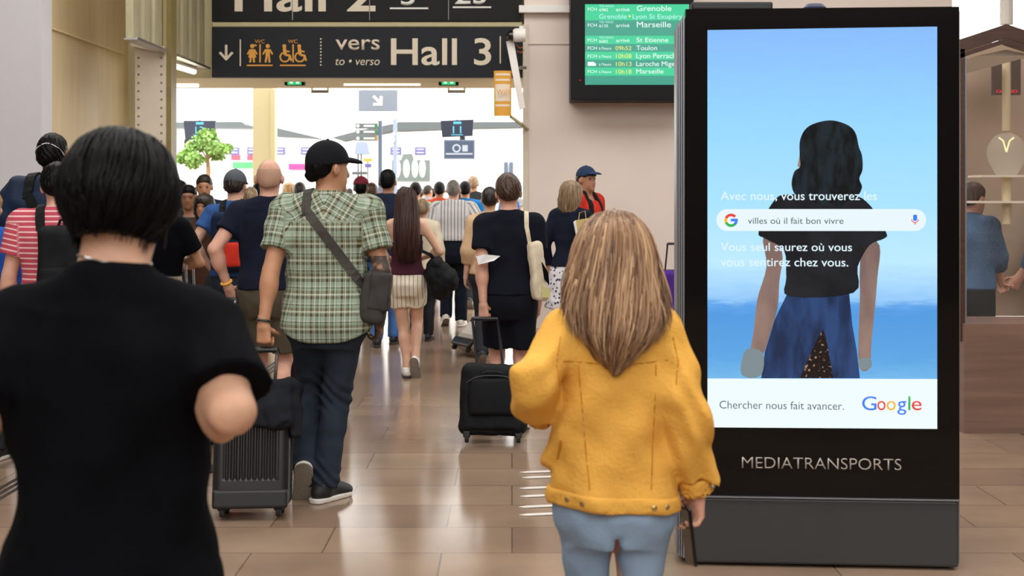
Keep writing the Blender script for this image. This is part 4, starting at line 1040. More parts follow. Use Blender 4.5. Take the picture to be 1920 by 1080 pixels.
# ------------------------------------------------------------------ glazed wooden booth on the right
gy = 9.0; gk = gy/FPX
bo = empty('display_booth', P(1887, 363, gy)-Vector((0, -.9, P(1887, 363, gy).z)), 'gabled wooden display booth with glass front right of the kiosk', 'booth')
g = lambda x, y, Y=gy: P(x, y, Y)
def gable(mb, off, th):
    for q in (-1, 1):
        X = 1887+q*88
        mb.prism([g(1887, 45+off), g(X, 74+off), g(X, 74+off+th), g(1887, 45+off+th)], (0, .10 if off else .16, 0))
mb = MB(); gable(mb, 0, 26); mb.build('roof', MATS['wood'], bo)
mb = MB(); gable(mb, 26.5, 9); mb.build('roof_moulding', MATS['wood'], bo)
for q in (-1, 1):
    X = 1887+q*82; MB().box(g(X-4, 640), g(X+4, 92)+Vector((0, .06, 0))).build('post', MATS['wood'], bo)
    MB().box(g(X-q*6-1.5, 640), g(X-q*6+1.5, 104)+Vector((0, .05, 0))).build('post_strip', MATS['alu'], bo)
MB().box((g(1804, 0).x, gy-.04, 0), (g(2060, 0).x, gy+.5, g(0, 606).z)).build('base', MATS['stonebase'], bo)
MB().box((P(1780, 0, gy+1.85).x, gy+1.85, g(0, 640).z), (P(2080, 0, gy+1.85).x, gy+1.9, P(0, 80, gy+1.85).z)).build('back_panel', MATS['tan'], bo)
MB().prism([g(1887, 93, gy+.2), g(1835, 104, gy+.2), g(1939, 104, gy+.2)], (0, 1.7, 0)).build('ceiling_light', mat('booth_ceiling', '#e9e4dc', .6), bo)
gm = mat('pane_glass', '#8f8a84', .03, spec=.4); gm.node_tree.nodes['Principled BSDF'].inputs['Alpha'].default_value = .06
MB().box(g(1811, 640, gy+.02), g(1963, 104, gy+.02)+Vector((0, .006, 0))).build('pane', gm, bo)
dw = gy+1.5
MB().box(g(1861, 178, dw), g(1914, 100, dw)+Vector((0, .03, 0))).build('hanging_panel', mat('brown_panel', '#4c362b', .6), bo)
tx('lettering', 'OXYBO', 1868, 1908, 174, 168, dw-.004, 'led_red', bo)
MB().lathe([(.0, 0), (.05, 0), (.06, .03), (.03, .05)], g(1887, 101, gy+.9)-Vector((0, 0, .05)), 14).build('lamp_cap', MATS['banner_cream'], bo)
MB().tube([g(1887, 100, gy+.9), g(1887, 245, gy+.9)], .030, 12).build('column', mat('ivory', '#dcc9a4', .5), bo, smooth=True)
ge = mat('clear_glass', '#f4efe6', .05, spec=.5); ge.node_tree.nodes['Principled BSDF'].inputs['Alpha'].default_value = .16
kk = (gy+.9)/FPX
pr = [(.03, 0), (10, -2), (24, -10), (34, -26), (36, -42), (32, -58), (22, -76), (18, -82)]
vz = [(max(r, .5)*kk, z*kk) for r, z in pr]
gv = tag(MB().lathe(vz[::-1], g(1887, 247, gy+.9), 24).build('glass_vase', ge, smooth=True), 'upturned clear glass vase on the shelf inside the booth', 'vase'); rebase(gv)
MB().tube([g(1887, 328, gy+.9), g(1887, 420, gy+.9)], .034, 12).build('column', MATS['ivory'], bo, smooth=True)
mb = MB(); 
for q in (-1, 1): mb.tube([g(1887+q*14, 258, gy+.9), g(1887+q*6, 264, gy+.9), g(1887, 285, gy+.9)], .006, 8)
mb.build('filament', MATS['amber_lamp'], gv)
for y, w in ((329, 46), (378, 58)):
    MB().box(g(1887-w, y+3, gy+.75), g(1887+w, y-1, gy+.75)+Vector((0, .3, 0))).build('shelf', MATS['banner_cream'], bo)
tag(MB().tube([g(1887, 46, gy+.9), g(1887, -60, gy+.9)], .045, 12).build('roof_post', mat('pale_post', '#cfc6bd', .5), bo), kind=None)
# ------------------------------------------------------------------ bright hall beyond
struct('wall_end', MB().box((-12, 50, 0), (7, 50.3, P(0, 236, 50).z)), MATS['white_wall'])
FY = 49.93
fa = empty('arcade', P(770, 335, FY), 'grey arched arcade at the back of the bright hall', 'arcade')
mb = MB(); mb.box(P(735, 340, FY), P(806, 300, FY)+Vector((0, .06, 0))); mb.prism([P(a, b, FY) for a, b in ((752, 300), (756, 289), (772, 288), (776, 300))], (0, .06, 0)); mb.build('masonry', mat('arcade_grey', '#6d7975', .7), fa)
for x in (745, 762, 778, 792):
    mb = MB(); C = P(x, 316, FY-.02); mb.prism([C+Vector((math.cos(i*math.pi/12)*6*FY/FPX, 0, math.sin(i*math.pi/12)*17*FY/FPX)) for i in range(24)], (0, .03, 0)); mb.build('arch', MATS['white_wall'], fa)
mat('violet', '#5f5c94', .6); mat('pink_ad', '#c03f82', .6); mat('green_ad', '#4c9a62', .6); mat('red_ad', '#bb4a5c', .6); mat('lilac', '#c9c6e6', .6)
for x, lb in ((438, 'nearest the tree'), (473, 'right beside the cream pillar'), (524, 'just right of the cream pillar'), (574, 'left of the black cap'), (742, 'above the arcade, left'), (788, 'above the arcade, right')):
    e = empty('shop_sign', P(x, 290, FY), 'small violet shop sign on the far white wall, '+lb, 'sign', group='violet shop signs in the bright hall')
    MB().box(P(x-10, 290, FY-.02), P(x+10, 276, FY-.02)+Vector((0, .10, 0))).build('board', MATS['violet'], e)
    mb = MB(); bar(mb, (x-7, 280), (x+7, 280), 2, FY-.03); bar(mb, (x-7, 286), (x+7, 286), 2, FY-.03); mb.build('text_line', MATS['lilac'], e)
for nm, a, b, y0, y1, m, lb in (('billboard', 436, 476, 304, 316, 'green_ad', 'green advertising banner on the far white wall'), ('billboard', 541, 585, 307, 318, 'pink_ad', 'pink advertising banner on the far white wall'),
        ('billboard', 433, 450, 291, 300, 'red_ad', 'small red poster below the violet sign nearest the tree'), ('billboard', 463, 478, 291, 300, 'red_ad', 'small red poster left of the cream pillar'), ('billboard', 541, 585, 320, 330, 'lilac', 'pale lilac poster under the pink banner')):
    tag(rebase(MB().box(P(a, y1, FY-.02), P(b, y0, FY-.02)+Vector((0, .10, 0))).build(nm, MATS[m])), lb, 'poster', 'posters in the bright hall')
for i, (a, b) in enumerate(((945, 952), (955, 962))):
    struct('window_%d' % (i+1), MB().box(P(a, 330, FY-.02), P(b, 304, FY-.02)+Vector((0, .05, 0))), MATS['slate'])
CY = 44
cn = empty('platform_canopy', P(640, 250, CY), 'grey platform canopy roof across the back of the bright hall', 'canopy')
for poly in (((318, 229), (452, 228), (460, 235), (474, 236), (474, 240), (318, 240)), ((512, 238), (592, 257), (606, 262), (580, 258), (512, 255)), ((622, 258), (672, 245), (745, 230), (745, 244), (700, 252), (640, 264)), ((745, 227), (985, 228), (985, 238), (870, 240), (745, 245))):
    MB().prism([P(x, y, CY) for x, y in poly], (0, 1.2, 0)).build('roof_section', MATS['canopy'], cn)
for x in (322, 980): MB().box((P(x-2, 0, CY).x, CY+.5, 0), (P(x+2, 0, CY).x, CY+.6, P(0, 238, CY).z)).build('support', MATS['white_wall'], cn)
struct('ceiling_hall_front', MB().box((-7, 19.95, 4.1), (4, 20.25, 4.3)), MATS['white_wall']); struct('ceiling_hall_middle', MB().box((-9, 27.9, 4.55), (6, 28.3, 4.75)), MATS['white_wall'])
struct('trim_7', MB().box(P(318, 198, 40), P(985, 196, 40)+Vector((0, .1, 0))), MATS['white_wall']); struct('trim_8', MB().box(P(512, 228.5, 40), P(985, 226.5, 40)+Vector((0, .1, 0))), MATS['white_wall'])
emis('cyan_led', '#6fd6f5', 1.2)
def pscreen(x0, x1, y0, y1, num, label, low=None, Y=28, tilt=0):
    e = empty('platform_screen', P((x0+x1)/2, y1, Y), label, 'screen', group='platform number screens')
    MB().prism([P(x0, y0+tilt, Y), P(x1, y0-tilt, Y), P(x1-2, y1-tilt, Y), P(x0+3, y1+tilt, Y)], (0, .12, 0)).build('casing', mat('screen_navy', '#1c2338', .4), e)
    c = (x0+x1)/2; w = (x1-x0)/62; tx('lettering', num, c-8*w, c+8*w, y0+25, y0+10.5, Y-.006, 'cyan_led', e, bold=.0)
    MB().box(P(c-7*w, y0+7.5, Y-.008), P(c+8*w, y0+3, Y-.008)+Vector((0, .01, 0))).build('train_symbol', MATS['cyan_led'], e); MB().box(P(c-11*w, y0+28.5, Y-.008), P(c+11*w, y0+27, Y-.008)+Vector((0, .01, 0))).build('underline', MATS['cyan_led'], e)
    MB().tube([P(c, y0, Y+.06), P(c, y0-150, Y+.06)], .03, 8).build('hanger', MATS['white_plastic'], e)
    if low: MB().box(P(low[0], low[3], Y+.02), P(low[1], low[2], Y+.02)+Vector((0, .1, 0))).build('lower_panel', MATS['screen_navy'], e)
pscreen(344, 404, 226, 262, '13', 'dark platform screen showing 13 above the tree', (345, 356, 262, 276))
pscreen(826, 888, 225, 256, '11', 'dark platform screen showing 11 above the video screen', (862, 872, 256, 262), tilt=1.2)
Y = 28; tv = empty('video_screen', P(861, 298, Y), 'grey video screen hanging below the platform number 11', 'screen')
MB().box(P(832, 298, Y), P(890, 262, Y)+Vector((0, .1, 0)), bev=.01).build('casing', MATS['slate'], tv); emis('tv_face', '#6b7890', 1.0); emis('tv_white', '#e8ecf5', 1.0)
MB().box(P(835, 295, Y-.004), P(887, 265, Y-.004)+Vector((0, .005, 0))).build('screen', MATS['tv_face'], tv)
mb = MB(); disc(mb, (856, 278), 8, Y-.01, r0=5); mb.box(P(867, 284, Y-.01), P(877, 272, Y-.01)+Vector((0, .004, 0))); mb.box(P(836, 290, Y-.01), P(886, 287, Y-.01)+Vector((0, .004, 0))); mb.build('picture', MATS['tv_white'], tv)
Y = 20; ar = empty('arrow_sign', P(708, 208, Y), 'blue grey hanging sign with a white diagonal arrow in the gateway', 'sign')
MB().box(P(672, 208, Y), P(745, 168.5, Y)+Vector((0, .1, 0)), bev=.006).build('panel', MATS['haze_blue'], ar)
mb = MB(); bar(mb, (700, 180), (714, 194), 5.5, Y-.004); bar(mb, (699.5, 195.5), (717, 195.5), 5.5, Y-.004); bar(mb, (714.5, 198), (714.5, 180), 5.5, Y-.004); mb.build('arrow', mat('pure_white', '#ffffff', .6), ar)
for x in (685, 732): MB().tube([P(x, 169, Y+.05), P(x, 20, Y+.05)], .012, 6).build('hanger', MATS['white_plastic'], ar)
Y = 26; dp = empty('direction_post', (P(712, 0, Y).x, Y, 0), 'grey post with three dark direction boards in the bright hall', 'signpost')
MB().box((P(709, 0, Y).x, Y, 0), (P(716, 0, Y).x, Y+.08, P(0, 226, Y).z)).build('post', MATS['slate'], dp)
mat('sign_haze', '#5b6666', .5)
for i, (y0, y1, m) in enumerate(((231, 241, 'g_green'), (243.5, 251, 'g_green'), (255, 264, 'g_yellow'))):
    b = MB().box(P(666, y1, Y-.03), P(708, y0, Y-.03)+Vector((0, .05, 0)), bev=.004).build('direction_board', MATS['sign_haze'], dp)
    mb = MB(); disc(mb, (671, (y0+y1)/2), 3, Y-.035, n=10); bar(mb, (682, (y0+y1)/2), (702, (y0+y1)/2), 3, Y-.035); mb.build('text_line', MATS['pure_white'], b); mb = MB(); bar(mb, (705.5, y0+1), (705.5, y1-1), 3, Y-.035); mb.build('colour_mark', MATS[m], b)
Y = 30; lp = empty('lamp_post', (P(740, 0, Y).x, Y, 0), 'pale blue lamp post behind the direction post', 'post')
MB().box((P(737, 0, Y).x, Y, 0), (P(744, 0, Y).x, Y+.08, P(0, 223, Y).z)).build('post', MATS['haze_blue'], lp)
MB().tube([P(740, 250, Y), P(728, 262, Y), P(716, 268, Y)], .04, 8).ball(P(733, 262, Y), .09).build('arm', MATS['white_plastic'], lp)
Y = 30; cb = empty('info_pillar', (P(673, 0, Y).x, Y, 0), 'blue grey information pillar with a boxy top behind the direction boards', 'info pillar')
MB().prism([P(x, y, Y) for x, y in ((668, 266), (688, 266), (693, 289), (664, 289))], (0, .4, 0)).build('head', MATS['haze_blue'], cb)
for x in (670, 676): MB().box((P(x-1, 0, Y).x, Y+.1, 0), (P(x+1, 0, Y).x, Y+.2, P(0, 289, Y).z)).build('leg', MATS['canopy'], cb)
MB().box(P(660, 327, Y-.1), P(687, 322, Y-.1)+Vector((0, .3, 0))).build('shelf', MATS['canopy'], cb)
Y = 29; ob = empty('notice_stand', (P(689, 0, Y).x, Y, 0), 'small stand with an orange and a blue notice in the bright hall', 'stand')
MB().box(P(681, 303, Y), P(698, 297, Y)+Vector((0, .05, 0))).build('orange_notice', mat('orange_ad', '#f0a043', .6), ob); MB().box(P(684, 314, Y), P(696, 307, Y)+Vector((0, .05, 0))).build('blue_notice', MATS['violet'], ob)
MB().box((P(688, 0, Y).x, Y+.05, 0), (P(690, 0, Y).x, Y+.08, P(0, 297, Y).z)).build('post', MATS['canopy'], ob)
# potted tree
Y = 24; tr = empty('potted_tree', (P(388, 0, Y).x, Y, 0), 'small leafy green potted tree in the bright hall', 'tree')
k = Y/FPX; tw = lambda x, y, d=0: P(x, y, Y)+Vector((0, d, 0))
MB().lathe([(.0, 0), (.24, 0), (.30, .45), (.32, .5), (.28, .5), (.26, .44), (0, .44)], (P(388, 0, Y).x, Y, 0), 20).build('pot', MATS['pot'], tr, smooth=True)
mb = MB().tube([Vector((P(388, 0, Y).x, Y, .42)), tw(389, 345), tw(391, 320), tw(389, 295), tw(387, 262)], [.05, .045, .04, .03, .012], 8)
cl = [(387, 262, 26, .0), (365, 275, 22, .15), (408, 280, 22, -.1), (350, 292, 20, .1), (422, 278, 15, .1), (372, 300, 20, -.2), (400, 290, 18, .25), (340, 300, 12, 0), (385, 250, 16, .1), (358, 308, 14, .1)]
for x, y, r, d in cl: mb.tube([tw(389, 300), tw((389+x)/2, (295+y)/2-3, d/2), tw(x, y, d)], [.016, .011, .005], 6)
mb.build('trunk', MATS['bark'], tr, smooth=True)
rs = np.random.RandomState(3); Vl, Ql = [], []
for x, y, r, d in cl:
    C = A3(tw(x, y, d))
    for i in range(int(r*11)):
        v = rs.normal(size=3); v /= np.linalg.norm(v); p = C+v*np.array([1, .9, .62])*r*k*rs.uniform(.35, 1.1)
        a = rs.normal(size=3); a /= np.linalg.norm(a); b = np.cross(a, rs.normal(size=3)); b /= np.linalg.norm(b); L, W = rs.uniform(.06, .10), rs.uniform(.02, .035)
        n0 = len(Vl)*4; Vl.append(np.stack([p-a*L/2, p+b*W, p+a*L/2, p-b*W])); Ql.append([n0, n0+1, n0+2, n0+3])
link('foliage', npmesh('foliage', np.concatenate(Vl), np.array(Ql), False), MATS['leaf'], tr)
# ------------------------------------------------------------------ cloth, skin and hair
skin('skin', '#c79a80'); skin('skin_tan', '#b08062'); skin('skin_pale', '#d3a78f'); skin('skin_brown', '#8a5f48'); skin('skin_pink', '#cf9d88')
cloth('black_tee', '#0a0b0f', var=.25, spec=.06); cloth('navy_tee', '#171c2c', var=.2); cloth('black_polo', '#151722', var=.15); cloth('navy_suit', '#1d2436', var=.15)
cloth('navy_puffer', '#1d2a3f', rough=.55, var=.2); cloth('cobalt', '#2350a8', rough=.6); cloth('blue_tee', '#34568f'); cloth('bright_blue', '#1f6fb0'); cloth('green_tee', '#7c9a78'); cloth('rust', '#a5402a')
cloth('red_tee', '#c5352a'); cloth('beige_top', '#c5a583'); cloth('maroon', '#43202c'); cloth('olive_short', '#4d4538'); cloth('black_short', '#14151c'); cloth('navy_trouser', '#151a26')
cloth('brown_coat', '#4a3226'); cloth('dark_grey', '#2b2d31'); cloth('mustard', '#8a7a2c'); cloth('stone_trouser', '#b9ab93'); cloth('white_cotton', '#dedad2'); cloth('grey_tee', '#8a8d90')
cloth('jean_light', '#8aa2bd', var=.16, vscale=5); cloth('jean_dark', '#2b333f', var=.38, vscale=4); cloth('jean_blue', '#4a6fa8', var=.2, vscale=5); cloth('denim_jacket', '#4f6b8a', var=.15)
cloth('yellow_denim', '#dda64c', rough=.8, var=.05, bump=.35, bscale=90); cloth('yellow_seam', '#b97c24', rough=.8)
cloth('nylon', '#17181b', rough=.6, bump=.35); cloth('canvas', '#ddd0b8'); cloth('bag_grey', '#3d3a39', rough=.75); cloth('strap_grey', '#45413e', rough=.7); cloth('pack_red', '#cf3a2c'); cloth('pack_navy', '#1b2740'); cloth('cap_black', '#15161a'); cloth('cap_navy', '#2c3a55'); cloth('cap_grey', '#4e535a'); cloth('cap_maroon', '#6a2630'); cloth('purple_bag', '#4b2a86', rough=.5)
mat('sole_white', '#d9d4cb', .6); mat('sole_grey', '#8d8377', .7, bump=.6, bscale=140); mat('sole_dark', '#3c3530', .7, bump=.6, bscale=140); mat('shoe_white', '#dcd8d2', .6); mat('shoe_black', '#15151a', .6); mat('shoe_brown', '#4a3d35', .6)
mat('silver', '#c9cacd', .2, metal=1); mat('band_yellow', '#e5a92c', .5); mat('band_black', '#18181a', .4); mat('gloss_black', '#111113', .12, coat=.5); mat('case_black', '#1b1a1b', .33, spec=.5); mat('case_grey', '#77757a', .35, metal=.3); mat('phone_black', '#0d0c0c', .1, spec=.6); mat('paper_white', '#e9e9ea', .7); mat('gold_paper', '#c5ae6c', .5); mat('brass', '#b9a06a', .35, metal=.9)
mat('case_silver', '#b3aba2', .35, metal=.2)
hairmat('hair_black', '#040405', '#0c0b0c', spec=.12); hairmat('hair_dark', '#120d0b', '#2e211b'); hairmat('hair_brown', '#2a1c14', '#523a2a'); strandmat('hair_brown_long', ['#120a09', '#2b1714', '#43261f', '#573229']); hairmat('hair_grey', '#55504b', '#8b857d'); hairmat('hair_stubble', '#a07d69', '#b58e79'); hairmat('hair_blond', '#7a5a38', '#c4a373')
strandmat('hair_caramel', ['#3a271b', '#6b4c35', '#8c6a4d', '#ab8765', '#c7a582']); hairmat('hair_ash', '#6d5845', '#a58b6c')
stripe_mat('plaid', (.076, [(0, '#a3b3a3'), (.16, '#554c30'), (.30, '#b4c2b4'), (.36, '#3f3724'), (.40, '#d4dad0'), (.50, '#7b8b76'), (.66, '#474027'), (.72, '#bcc8ba'), (.86, '#352f20'), (.90, '#a3b3a3')]),
           (.082, [(0, '#93aa9c'), (.22, '#484029'), (.40, '#a3b3a3'), (.47, '#d6dcd2'), (.53, '#665d3e'), (.70, '#88a290'), (.84, '#383120'), (.90, '#b4c2b4')]), dim=(.80, .77, .74))
stripe_mat('red_stripe', None, (.030, [(0, '#b64b5b'), (.70, '#dcb9b6')]))
stripe_mat('grey_stripe', (.042, [(0, '#d6d4d3'), (.35, '#77777e'), (.52, '#b9b8ba'), (.62, '#84848b'), (.70, '#dcdad8')]), None)
stripe_mat('short_stripe', (.040, [(0, '#e3d9c5'), (.88, '#3a3436')]), None)
m = cloth('floral', '#d8d6dd'); n_, l_ = nt(m)
v_ = n_.new('ShaderNodeTexVoronoi'); v_.inputs['Scale'].default_value = 26; t_ = n_.new('ShaderNodeTexCoord'); l_.new(t_.outputs['Object'], v_.inputs['Vector'])
r_ = n_.new('ShaderNodeValToRGB'); r_.color_ramp.elements[0].color = (*lin('#3c4260'), 1); r_.color_ramp.elements[0].position = .28; r_.color_ramp.elements[1].color = (*lin('#dcdae0'), 1); r_.color_ramp.elements[1].position = .36
l_.new(v_.outputs['Distance'], r_.inputs[0]); l_.new(r_.outputs[0], n_['Principled BSDF'].inputs['Base Color'])
# inked forearm: pigment inside one box of the body's own space
m = skin('skin_inked', '#b08062'); n_, l_ = nt(m); b_ = n_['Principled BSDF']; old = b_.inputs['Base Color'].links[0].from_socket
t_ = n_.new('ShaderNodeTexCoord'); s_ = n_.new('ShaderNodeSeparateXYZ'); l_.new(t_.outputs['Object'], s_.inputs[0])
g1 = n_.new('ShaderNodeMath'); g1.operation = 'GREATER_THAN'; g1.inputs[1].default_value = .19; l_.new(s_.outputs[0], g1.inputs[0])
g2 = n_.new('ShaderNodeMath'); g2.operation = 'LESS_THAN'; g2.inputs[1].default_value = 1.24; l_.new(s_.outputs[2], g2.inputs[0])
no_ = n_.new('ShaderNodeTexNoise'); no_.inputs['Scale'].default_value = 26; no_.inputs['Detail'].default_value = 3; l_.new(t_.outputs['Object'], no_.inputs['Vector'])
rp_ = n_.new('ShaderNodeValToRGB'); rp_.color_ramp.elements[0].position = .5; rp_.color_ramp.elements[1].position = .62; rp_.color_ramp.elements[0].color = (.92, .92, .92, 1); rp_.color_ramp.elements[1].color = (.25, .25, .25, 1); l_.new(no_.outputs['Fac'], rp_.inputs[0])
m1 = n_.new('ShaderNodeMath'); m1.operation = 'MULTIPLY'; l_.new(g1.outputs[0], m1.inputs[0]); l_.new(g2.outputs[0], m1.inputs[1])
m2 = n_.new('ShaderNodeMath'); m2.operation = 'MULTIPLY'; l_.new(m1.outputs[0], m2.inputs[0]); l_.new(rp_.outputs[0], m2.inputs[1])
mx_ = n_.new('ShaderNodeMix'); mx_.data_type = 'RGBA'; l_.new(m2.outputs[0], mx_.inputs[0]); l_.new(old, mx_.inputs[6]); mx_.inputs[7].default_value = (*lin('#33302f'), 1); l_.new(mx_.outputs[2], b_.inputs['Base Color'])

# ------------------------------------------------------------------ luggage
def trolley(label, c, W, H, D, yaw=0, tilt=0, m='case_black', ribs=0, grip=None, hx=0, hw=.16, hm='silver', soft=False, res=.007, group='wheeled suitcases', face=True):
    """c: point on the floor under the wheels; local x across, -y the face towards the camera"""
    R = Matrix.Translation(c) @ Matrix.Rotation(math.radians(yaw), 4, 'Z') @ Matrix.Rotation(-math.radians(tilt), 4, 'X')
    root = empty('suitcase', c, label, 'suitcase', math.radians(yaw), group)
    z0, z1 = .045, .045+H; rd = .045 if not soft else .06
    F = Field((-W/2-.03, -D/2-.04, z0-.03), (W/2+.03, D/2+.04, z1+.03), res); F.add(rbox((0, 0, (z0+z1)/2), (W/2, D/2, H/2), rd), 0)
    if ribs: F.disp(lambda x, y, z: np.where((np.abs(x) < W/2-.05)*(z > z0+.13), .0045*np.clip(2.5*np.sin(2*math.pi*x/ribs), -1, 1), 0)+0*y)
    if soft: F.disp(wrinkle(.006, 5, 10, 10)); F.cut(rbox((0, -D/2, z0+.02), (W/2-.07, .02, .018), .01), .01)
    V, Q = F.mesh(); link('shell', npmesh('shell', place(V, R), Q), MATS[m], root)
    b = lambda mb, lo, hi, bev=0: mb.box(lo, hi, R, bev)
    if not soft:
        mb = MB(); b(mb, (-W/2-.006, -.012, z0+.03), (-W/2+.006, .012, z1-.03), .004); b(mb, (W/2-.006, -.012, z0+.03), (W/2+.006, .012, z1-.03), .004); b(mb, (-W/2+.03, -.012, z1-.006), (W/2-.03, .012, z1+.006), .004); mb.build('zip_band', MATS['black_rubber'], root)
        if face:
            mb = MB(); b(mb, (-W/2+.005, -D/2-.012, z0-.004), (W/2-.005, -D/2+.03, z0+.085), .014); mb.build('bottom_guard', MATS['black_plastic'], root)
            mb = MB(); b(mb, (-W/2-.028, -.03, z0+.16), (-W/2+.002, .03, z0+.20), .008); b(mb, (-W/2-.028, -.03, z1-.2), (-W/2+.002, .03, z1-.16), .008); mb.build('side_feet', MATS['black_plastic'], root)
    else:
        mb = MB(); 
        b(mb, (-W/2+.06, -D/2-.028, z0+.12), (W/2-.06, -D/2+.03, z1-.09), .03); mb.build('front_pocket', MATS[m], root, smooth=True)
        pts = [R @ Vector((x, -D/2-.03+.02*abs(x)/W, z1-.075-.10*(abs(x)/W*2)**3)) for x in np.linspace(-W/2+.05, W/2-.05, 14)]
        MB().tube(pts, .004, 6).build('zip', MATS['band_black'], root)
        MB().tube([R @ Vector(p) for p in ((-.06, -D/2-.03, z1-.06), (-.03, -D/2-.04, z1-.052), (.03, -D/2-.04, z1-.052), (.06, -D/2-.03, z1-.06))], .007, 8).build('carry_strap', MATS['dark_grey'], root, smooth=True)
    for sx in (-1, 1):
        for sy in ((-1, 1) if not soft else (-1,)):
            x, y = sx*(W/2-.05), sy*(D/2-.035)
            MM = R @ Matrix.Translation((x, y, .027)) @ Matrix.Rotation(math.pi/2, 4, 'Y')
            w = MB().lathe([(.010, -.013), (.025, -.011), (.027, 0), (.025, .011), (.010, .013)], (0, 0, 0), 16, MM)
            wo = w.build('wheel', MATS['black_rubber'], root, smooth=True)
            mb = MB(); b(mb, (x-.022, y-.02, .030), (x+.022, y+.02, z0+.03), .008); mb.build('fork', MATS['black_plastic'], wo)
    if grip is not None:
        gl = R.inverted() @ Vector(grip); top = gl.z
        for q in (-1, 1): MB().tube([R @ Vector((hx+q*hw/2, D/2-.03, z1-.02)), R @ Vector((gl.x+q*hw/2, gl.y, top))], .009, 10).build('handle_tube', MATS[hm], root, smooth=True)
        MB().tube([R @ Vector(p) for p in ((gl.x-hw/2-.004, gl.y, top-.02), (gl.x-hw/2, gl.y, top), (gl.x+hw/2, gl.y, top), (gl.x+hw/2+.004, gl.y, top-.02))], .014, 10).build('handle_grip', MATS['black_plastic'], root, smooth=True)
    return root, R
def ground(px, py):
    Y = CH*FPX/(py-YH); return Vector(((px-960)*Y/FPX, Y, 0))
def bag_field(c, hs, r, M=None, h=.008, wr=.004, seed=3, rot=None, extra=()):
    pr = rbox(c, hs, r, rot); F = Field(pr[1]-.04, pr[2]+.04, h); F.add(pr, 0)
    for e in extra: F.add(e, .03)
    if wr: F.disp(wrinkle(wr, seed, 12, 12))
    return F

# ================================================================== the man in the black T-shirt (nearest)
p = Person('nearest person, plain black T-shirt, thick black bowl-cut hair and thin neck chain', 212, 2.45, 1.642, w=1.02, sk='skin', res=.009, head=(-8, 14, 0), neck=1.08, shz=-.022)
for k in (-1, 1):
    p.arm[k] = (Vector((k*.250, -.13, 1.262)), Vector((k*.135, .10, 1.265))); p.hands[k] = dict(dir=(-k*.35, .8, .35), palm=(-k*.5, .3, .8), thumb=(-k*.6, .2, .7), curl=(40, 45, 48, 50))
p.build(.005)
t_ = p.top('shirt', MATS['black_tee'], hem=.80, sleeve=.74, ease=.018, se=.026, flare=.012, wr=.005, drape=.004, seed=11, necks=1.515, nr=.072, res=.008)
p.pants('trousers', MATS['black_tee'], top=.98, e=(.02, .02), label='black trousers')
p.shoes(MATS['shoe_black'], MATS['sole_white'])
rw = [(1.782, .010, .010, -.002), (1.777, .035, .045, -.002), (1.762, .060, .078, -.002), (1.72, .091, .112, -.002), (1.68, .103, .122, -.004), (1.64, .104, .122, -.006), (1.605, .092, .112, -.008), (1.578, .074, .098, -.012), (1.565, .062, .088, -.015)]
p.longhair(MATS['hair_black'], rw, h=.006, seed=2, bump=.0035, strands=620, zend=lambda a, r: 1.575+r.uniform(-.028, .03)-.02*max(0, abs(a)-1.2), phi=2.3, wave=.002, rad=.0028, cuty=None)
fb = p.f['body']; pts = []
for a in np.linspace(0, 2*math.pi, 40, endpoint=False):
    w_, n_ = fb.march((.2*math.sin(a), -.02-.2*math.cos(a), 1.527-.010*math.sin(a)), (-math.sin(a), math.cos(a), 0), .002, st=.002); pts.append(w_*p.s)
MB().tube(pts, .0022, 6, closed=True).build('necklace', MATS['silver'], p.o, world=False, smooth=True, label='thin silver neck chain')
MB().tube([p.hp(v)*p.s for v in ((.085, .0, 1.64), (.086, .03, 1.60), (.07, .07, 1.565))], .0018, 6).build('mask_loop', MATS['band_black'], p.o, world=False)
# ================================================================== the woman in the yellow jacket
p = Person('person in a mustard yellow denim jacket and pale blue jeans, long caramel hair, walking away', 1152, 3.64, 1.473, w=1.0, fem=1, sk='skin_pink', res=.009, head=(4, 6, 0))
p.arm[-1] = (Vector((-.250, -.13, 1.272)), Vector((-.226, .03, 1.145))); p.arm[1] = (Vector((.205, -.08, 1.165)), p.L(1306, 922, .0))
p.hands[1] = dict(dir=(-.03, .12, -1), palm=(-.75, -.65, 0), thumb=(-.6, .8, 0), curl=(28, 40, 46, 40), tcurl=.5); p.hands[-1] = dict(dir=(.35, .9, .15), palm=(.5, 0, -.8), curl=(40, 45, 50, 50))
p.pose_leg(-1, (-.07, .30), 0); p.pose_leg(1, (.07, -.08), 25)
p.build(.0045)
rows = [(z, rx, ry, cy) for z, rx, ry, cy in [(.85, .200, .160, -.014), (.90, .202, .158, -.014), (.98, .200, .148, -.010), (1.1, .198, .138, -.006), (1.22, .196, .136, -.004), (1.32, .190, .130, -.006), (1.38, .178, .118, -.010), (1.43, .150, .092, -.015), (1.455, .11, .075, -.018)]]
hemz = lambda x: .888-.05*x
jk = p.top('jacket', MATS['yellow_denim'], hem=.88, sleeve=1.82, se=.024, fr=.072, wr=.008, drape=.008, seed=23, necks=1.50, rows=rows, hemfn=lambda x, y, z: .885-.06*x-z+0*y, res=.0085, nr=.066)
def ring_rows(fld, z0, z1, off, name, m, par, slope=0, h=.007, n=1):
    """a raised band round a garment between two heights"""
    F0_ = p.f[fld]; G = Field(F0_.lo, F0_.hi, F0_.h); G.d = F0_.d.copy()-off
    G.clip(lambda x, y, z: np.maximum(z0+slope*x-z, z-z1-slope*x)+0*y); G.clip(lambda x, y, z: np.abs(x)-.218+0*y+0*z)
    V, Q = G.mesh(); return p.kid(name, V, Q, m, par)
ring_rows('jacket', .878, .928, .007, 'hem_band', MATS['yellow_denim'], jk, slope=-.06)
